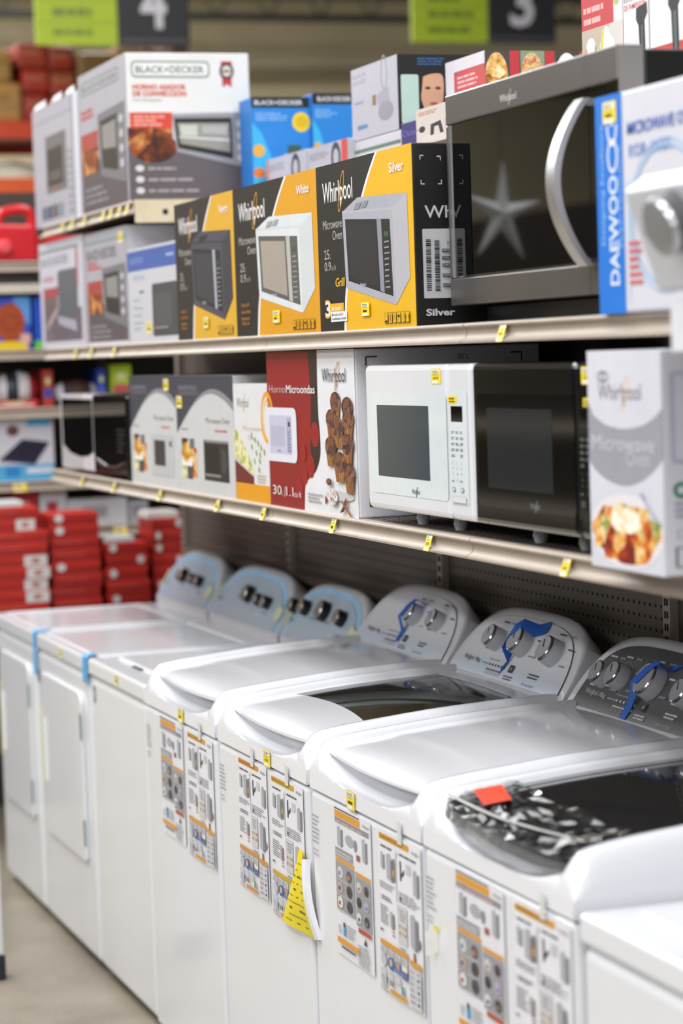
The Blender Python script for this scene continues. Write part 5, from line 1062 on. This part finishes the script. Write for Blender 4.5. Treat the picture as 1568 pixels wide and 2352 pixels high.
def stack(x0, x1, ytop, ybot, n, marks, dy, lab, wtop=None, TZ=TZ):
    Y = TY + dy; a = atY(x0, ybot, Y); b = atY(x1, ybot, Y); zt = atY((x0 + x1) / 2, ytop, Y).z
    h = .0425; nn = max(1, round((zt - TZ) / h)); h = (zt - TZ) / nn; wd = b.x - a.x
    for k in range(nn):
        mk = marks[(nn - 1 - k) % len(marks)]; key = (round(wd, 3), round(h, 4), mk)
        if key not in protos: protos[key] = t = red_box(wd, h, .2, mk)
        else: t = copy_tree(protos[key])
        t.location = (a.x + R.uniform(-.005, .005), Y + R.uniform(-.006, .006), TZ + k * h); t['label'] = ORD[nn - 1 - k] + ' ' + lab
    if wtop:
        for k, (u0, u1, hh, c, wl_) in enumerate(wtop):
            q = carton('white_box', wl_, a.x + wd * u0, Y + .01, wd * (u1 - u0), hh, .15, TZ + nn * h, c, rz=0, group='white boxes topping the red stacks'); clean(q)
stack(-60, 118, 1222, 1395, 6, ['none', 'none', 'end', 'end', 'end', 'end'], .0, 'red box in the wide stack whose boxes carry white end labels')
z_ = atY(29, 1222, TY).z
stack(-60, 86, 1166, 1222, 1, ['none', 'end'], .012, 'red box in the narrower pile set upon the wide labelled stack', [(.25, .8, .02, '#d9dadc', 'flat white box topping the narrower red pile')], TZ=z_ + .0005)
stack(108 + 14, 236, 1178, 1385, 8, ['dot', 'dot', 'none', 'none', 'dot', 'none', 'none', 'none'], .02, 'red box in the tallest stack beside the white labelled stack')
stack(246, 345, 1245, 1375, 6, ['dot', 'dotr', 'dot', 'none', 'dot', 'dot'], .02, 'red box in the low stack with many round white marks', [(.0, .7, .02, '#d2d4d2', 'flat white box topping the low red stack')])
stack(352, 428, 1190, 1300, 6, ['dotr', 'dot', 'dot', 'dotr'], .04, 'red box in the stack beside the pegboard upright', [(-.1, .85, .025, '#e2dcd8', 'flat white box topping the red stack beside the pegboard upright')])

# ------------------------------------------------------------------ pallet rack with bulk goods, far behind
PY = 11.6
pr = thing('pallet_rack', 'orange pallet racking behind the end of the aisle', 'rack', (0, PY, 0), 0)
ORM = mat('#c8401a', .5, var=.1, scale=5); ORB = mat('#d8561c', .5, var=.1, scale=5)
xl_, xr_ = xat(-130, 400, PY), xat(445, 400, PY)
for nm, y0, y1, mm in (('beam', 318, 278, ORM), ('beam', 452, 408, ORB)):
    MB().box(xl_, 0, zat(40, y0, PY), xr_, .05, zat(40, y1, PY), mm).build(nm, pr); MB().box(xl_, .9, zat(40, y0, PY), xr_, .95, zat(40, y1, PY), mm).build(nm, pr)
    MB().box(xl_, .05, zat(40, y1, PY) - .03, xr_, .9, zat(40, y1, PY) - .002, SHELFD).build('rack_deck', pr)
for x in (xl_, xr_ - .08):
    for y in (.02, .85): MB().box(x, y, 0, x + .08, y + .08, 4.0, mat('#5a4038', .6)).build('post', pr)
z1 = zat(40, 278, PY); z2 = zat(40, 408, PY)
for k, (x0, x1, yb, yt, c, st, dy, lab) in enumerate(((-40, 50, 276, 190, '#b98a4c', '', .05, 'tan carton at the bottom of the pile on the orange rack'), (-40, 26, 190, 112, '#b08248', '', .06, 'tan carton on top of another tan carton'),
        (56, 112, 276, 215, '#9c3020', 'b', .05, 'dull red sack shaped carton beside the tan cartons'), (114, 182, 276, 222, '#a83a22', 'b', .05, 'red brown carton at the end of the red pile'), (52, 116, 215, 158, '#a8281c', 'b', .06, 'dark red carton in the middle of the red pile'), (118, 176, 222, 165, '#9c4a26', 'b', .06, 'rust coloured carton in the red pile'), (40, 110, 158, 98, '#9a3828', 'b', .07, 'red brown carton on top of the red pile'), (112, 170, 165, 105, '#8a2a1c', 'b', .07, 'dark red brown carton under the lime sign'),
        (184, 262, 276, 120, '#8a6a40', '', .05, 'tall brown carton under the lime sign panel'), (270, 345, 276, 105, '#9a7648', '', .08, 'tall tan carton under the number four'), (352, 385, 276, 112, '#7a2e22', 'b', .08, 'dark red carton under the black sign panel'))):
    a = atY(x0, yb, PY + dy); b = atY(x1, yt, PY + dy)
    z0 = z1 if yb == 276 else a.z
    t = carton('bulk_carton', lab, a.x, PY + dy, b.x - a.x, b.z - z0, .7, z0, c, rz=0, group='bulk cartons on the pallet rack', wear=.02)
    f = front(t); f.rect(.1, .3, .9, .5, P('#b03020') if st else P('#a8834c')); f.lines(.15, .55, .85, .75, 2, P('#c88a6a') if st else P('#7a5a30'), .5); f.done(t); clean(t)
m = MB(); rows = []
bx = atY(52, 408, PY); 
for i in range(9):
    fi = math.pi / 2 * i / 8; rows.append([Vector((.17 * math.cos(fi) * math.cos(a) * (1 + .1 * math.sin(3 * a)), .15 * math.cos(fi) * math.sin(a), .085 * math.sin(fi) * (1 + .15 * math.sin(2 * a)))) for a in [2 * math.pi * k / 20 for k in range(21)]])
m.grid(rows, mat('#c9c2ae', .7, bump=.2)); wb = m.build('white_bag', None, smooth=True); wb.location = (bx.x, PY + .2, z2 + .0005); tag(wb, 'crumpled white plastic bag lying on the orange rack', 'bag')

# ------------------------------------------------------------------ hanging aisle signs
SY = 11.0
LIME = mat('#a5b828', .6, var=.03); BLK = mat('#232325', .55, var=.05); NUM = mat('#c6c3c8', .6)
def aisle_sign(num, xg, xm, xr2, yb, lab, rows_):
    a = atY(xg, yb, SY); b = atY(xr2, yb - 4, SY); mid = atY(xm, yb, SY).x; H = .62
    t = thing('aisle_sign', lab, 'sign', (a.x, SY, a.z), 0, 'hanging aisle signs'); w1 = mid - a.x; w2 = b.x - a.x
    MB().box(0, 0, 0, w1, .03, H, LIME).build('lime_panel', t); MB().box(w1 + .001, -.004, 0, w2, .03, H, BLK).build('number_panel', t, bevel=.008)
    q = MB(); q.box(w1 + .012, -.006, .012, w2 - .012, -.0042, .03, mat('#4a4a4e', .5)); q.build('panel_edge', t)
    f = Face((0, 0, 0), (1, 0, 0), (0, 0, 1), (0, -1, 0), w1, H)
    z = .045
    for h_, gap in rows_: f.lines(.2, z / H, .82, (z + h_) / H, 1, P('#6f8028'), .8); f.rect(.02, (z + h_ + gap * .4) / H, .98, (z + h_ + gap * .4 + .006) / H, P('#8a9a2a')); z += h_ + gap
    f.art.build('panel_lettering', t)
    g = Face((w1, -.005, 0), (1, 0, 0), (0, 0, 1), (0, -1, 0), w2 - w1, H); g.text(num, .5, .14, .36, NUM, w=.36, align='c', bold=.025); g.let.build('sign_number', t)
    for x in (.1, w2 - .1): MB().tube([(x, .012, H - .01), (x, .012, 5.2 - a.z)], .004, JD, 6).build('hanging_wire', t)
aisle_sign('4', 85, 271, 437, 103, 'hanging sign with a lime panel and the number four', ((.035, .05), (.05, .055), (.05, .05), (.04, .05), (.04, .05)))
aisle_sign('3', 949, 1121, 1277, 96, 'hanging sign with a lime panel and the number three', ((.035, .04), (.035, .04), (.035, .045), (.035, .05), (.035, .05)))

# paper star that mirrors in the stainless microwave door
v_ = atY(1152, 492, 8.2); sx = 2 * (1.712 + .004) - v_.x
st = thing('hanging_star', 'white five pointed paper star hanging over the aisle', 'decoration', (sx, 8.2, v_.z), 0)
m = MB(); pts = []
for k in range(10):
    a = math.radians(90 + 36 * k + 4); r_ = .2 if k % 2 == 0 else .052; pts.append(Vector((r_ * math.cos(a) * .8, 0, r_ * math.sin(a))))
m.add(pts + [Vector((0, -.04, 0)), Vector((0, .04, 0))], [(k, (k + 1) % 10, 10) for k in range(10)] + [((k + 1) % 10, k, 11) for k in range(10)], mat('#e6e6e6', .7)); m.build('star_body', st)
MB().tube([(0, 0, .19), (0, 0, 5.2 - v_.z)], .002, JD, 5).build('hanging_thread', st)

# ------------------------------------------------------------------ appliance at the near end of the second shelf
ya_ = atX(1431, 441, 1.45).y; pT = atX(1431, 441, 1.45); pB = atY(1511, 669, ya_)
ap = thing('tilted_panel_appliance', 'white appliance with a tilted front panel, grey knob and Whirlpool lettering', 'appliance', (1.45, ya_, ZB), -90)
zT, zB, dB = pT.z - ZB, pB.z - ZB, pB.x - 1.45
m = MB(); m.prism([(0, 0, zT), (0, dB, zB), (0, dB + .03, zB), (0, .62, zB), (0, .62, zT + .02), (0, .03, zT + .02)], (.55, 0, 0), mat('#d2d4da', .35, var=.02)); m.build('panel_body', ap, bevel=.004)
MB().box(.03, .22, .001, .52, .62, zB + .002, mat('#9a9ca2', .4)).build('body', ap)
MB().box(.075, .03, -.06, .5, .05, zB - .018, mat('#dcdde2', .4)).build('front_apron', ap); MB().box(.085, .05, .02, .48, .23, zB + .001, mat('#5a5c60', .5)).build('apron_bracket', ap)
ev = Vector((0, -dB, zT - zB)); L_ = ev.length; ev.normalize(); nv = Vector((0, -(zT - zB), -dB)).normalized()
f = Face((0, dB, zB), (1, 0, 0), ev, nv, .55, L_); f.text('Whirlpool', .035, .53, .10, P('#8d8f96'), w=.11); f.lines(.1, .8, .16, .83, 2, P('#8d8f96')); f.done(ap)
kc = Vector((.135, dB, zB)) + ev * (.66 * L_)
kb = MB().lathe([(.042, 0), (.040, .03)], kc, nv, mat('#5a5a5e', .4), 28).build('knob', ap, smooth=True); MB().lathe([(.041, .026), (.039, .034), (.035, .036)], kc, nv, mat('#b9b9bc', .25, metal=.8), 28).build('knob_rim', kb, smooth=True); MB().lathe([(.034, .036), (.034, .037)], kc, nv, mat('#8a8a8c', .3), 28).build('knob_cap', kb)

# small stand in the aisle
g0_ = atZ(6, 2250, 0)
ps = thing('floor_stand', 'white post with a dark navy foot standing in the aisle', 'stand', (g0_.x - .055, g0_.y, 0), 0)
MB().box(0, 0, .07, .06, .05, .9, mat('#d8dadc', .5)).build('post', ps); MB().box(-.02, -.01, 0, .065, .06, .07, mat('#1e1e30', .5)).build('post_foot', ps, bevel=.006)

# ------------------------------------------------------------------ gondola on the other side of the aisle (seen in reflections)
og = thing('facing_gondola', 'empty dark backed gondola with pale shelf edges facing the microwaves', 'shelving', (-2.3, 2.0, 0), 90)
MB().box(0, .4, 0, 14, .43, 2.55, mat('#2c2622', .6, var=.1)).build('back_panel', og)
for z in (.2, .75, 1.25, 1.75): MB().box(0, 0, z - .04, 14, .399, z, mat('#b0a596', .5)).build('shelf', og)
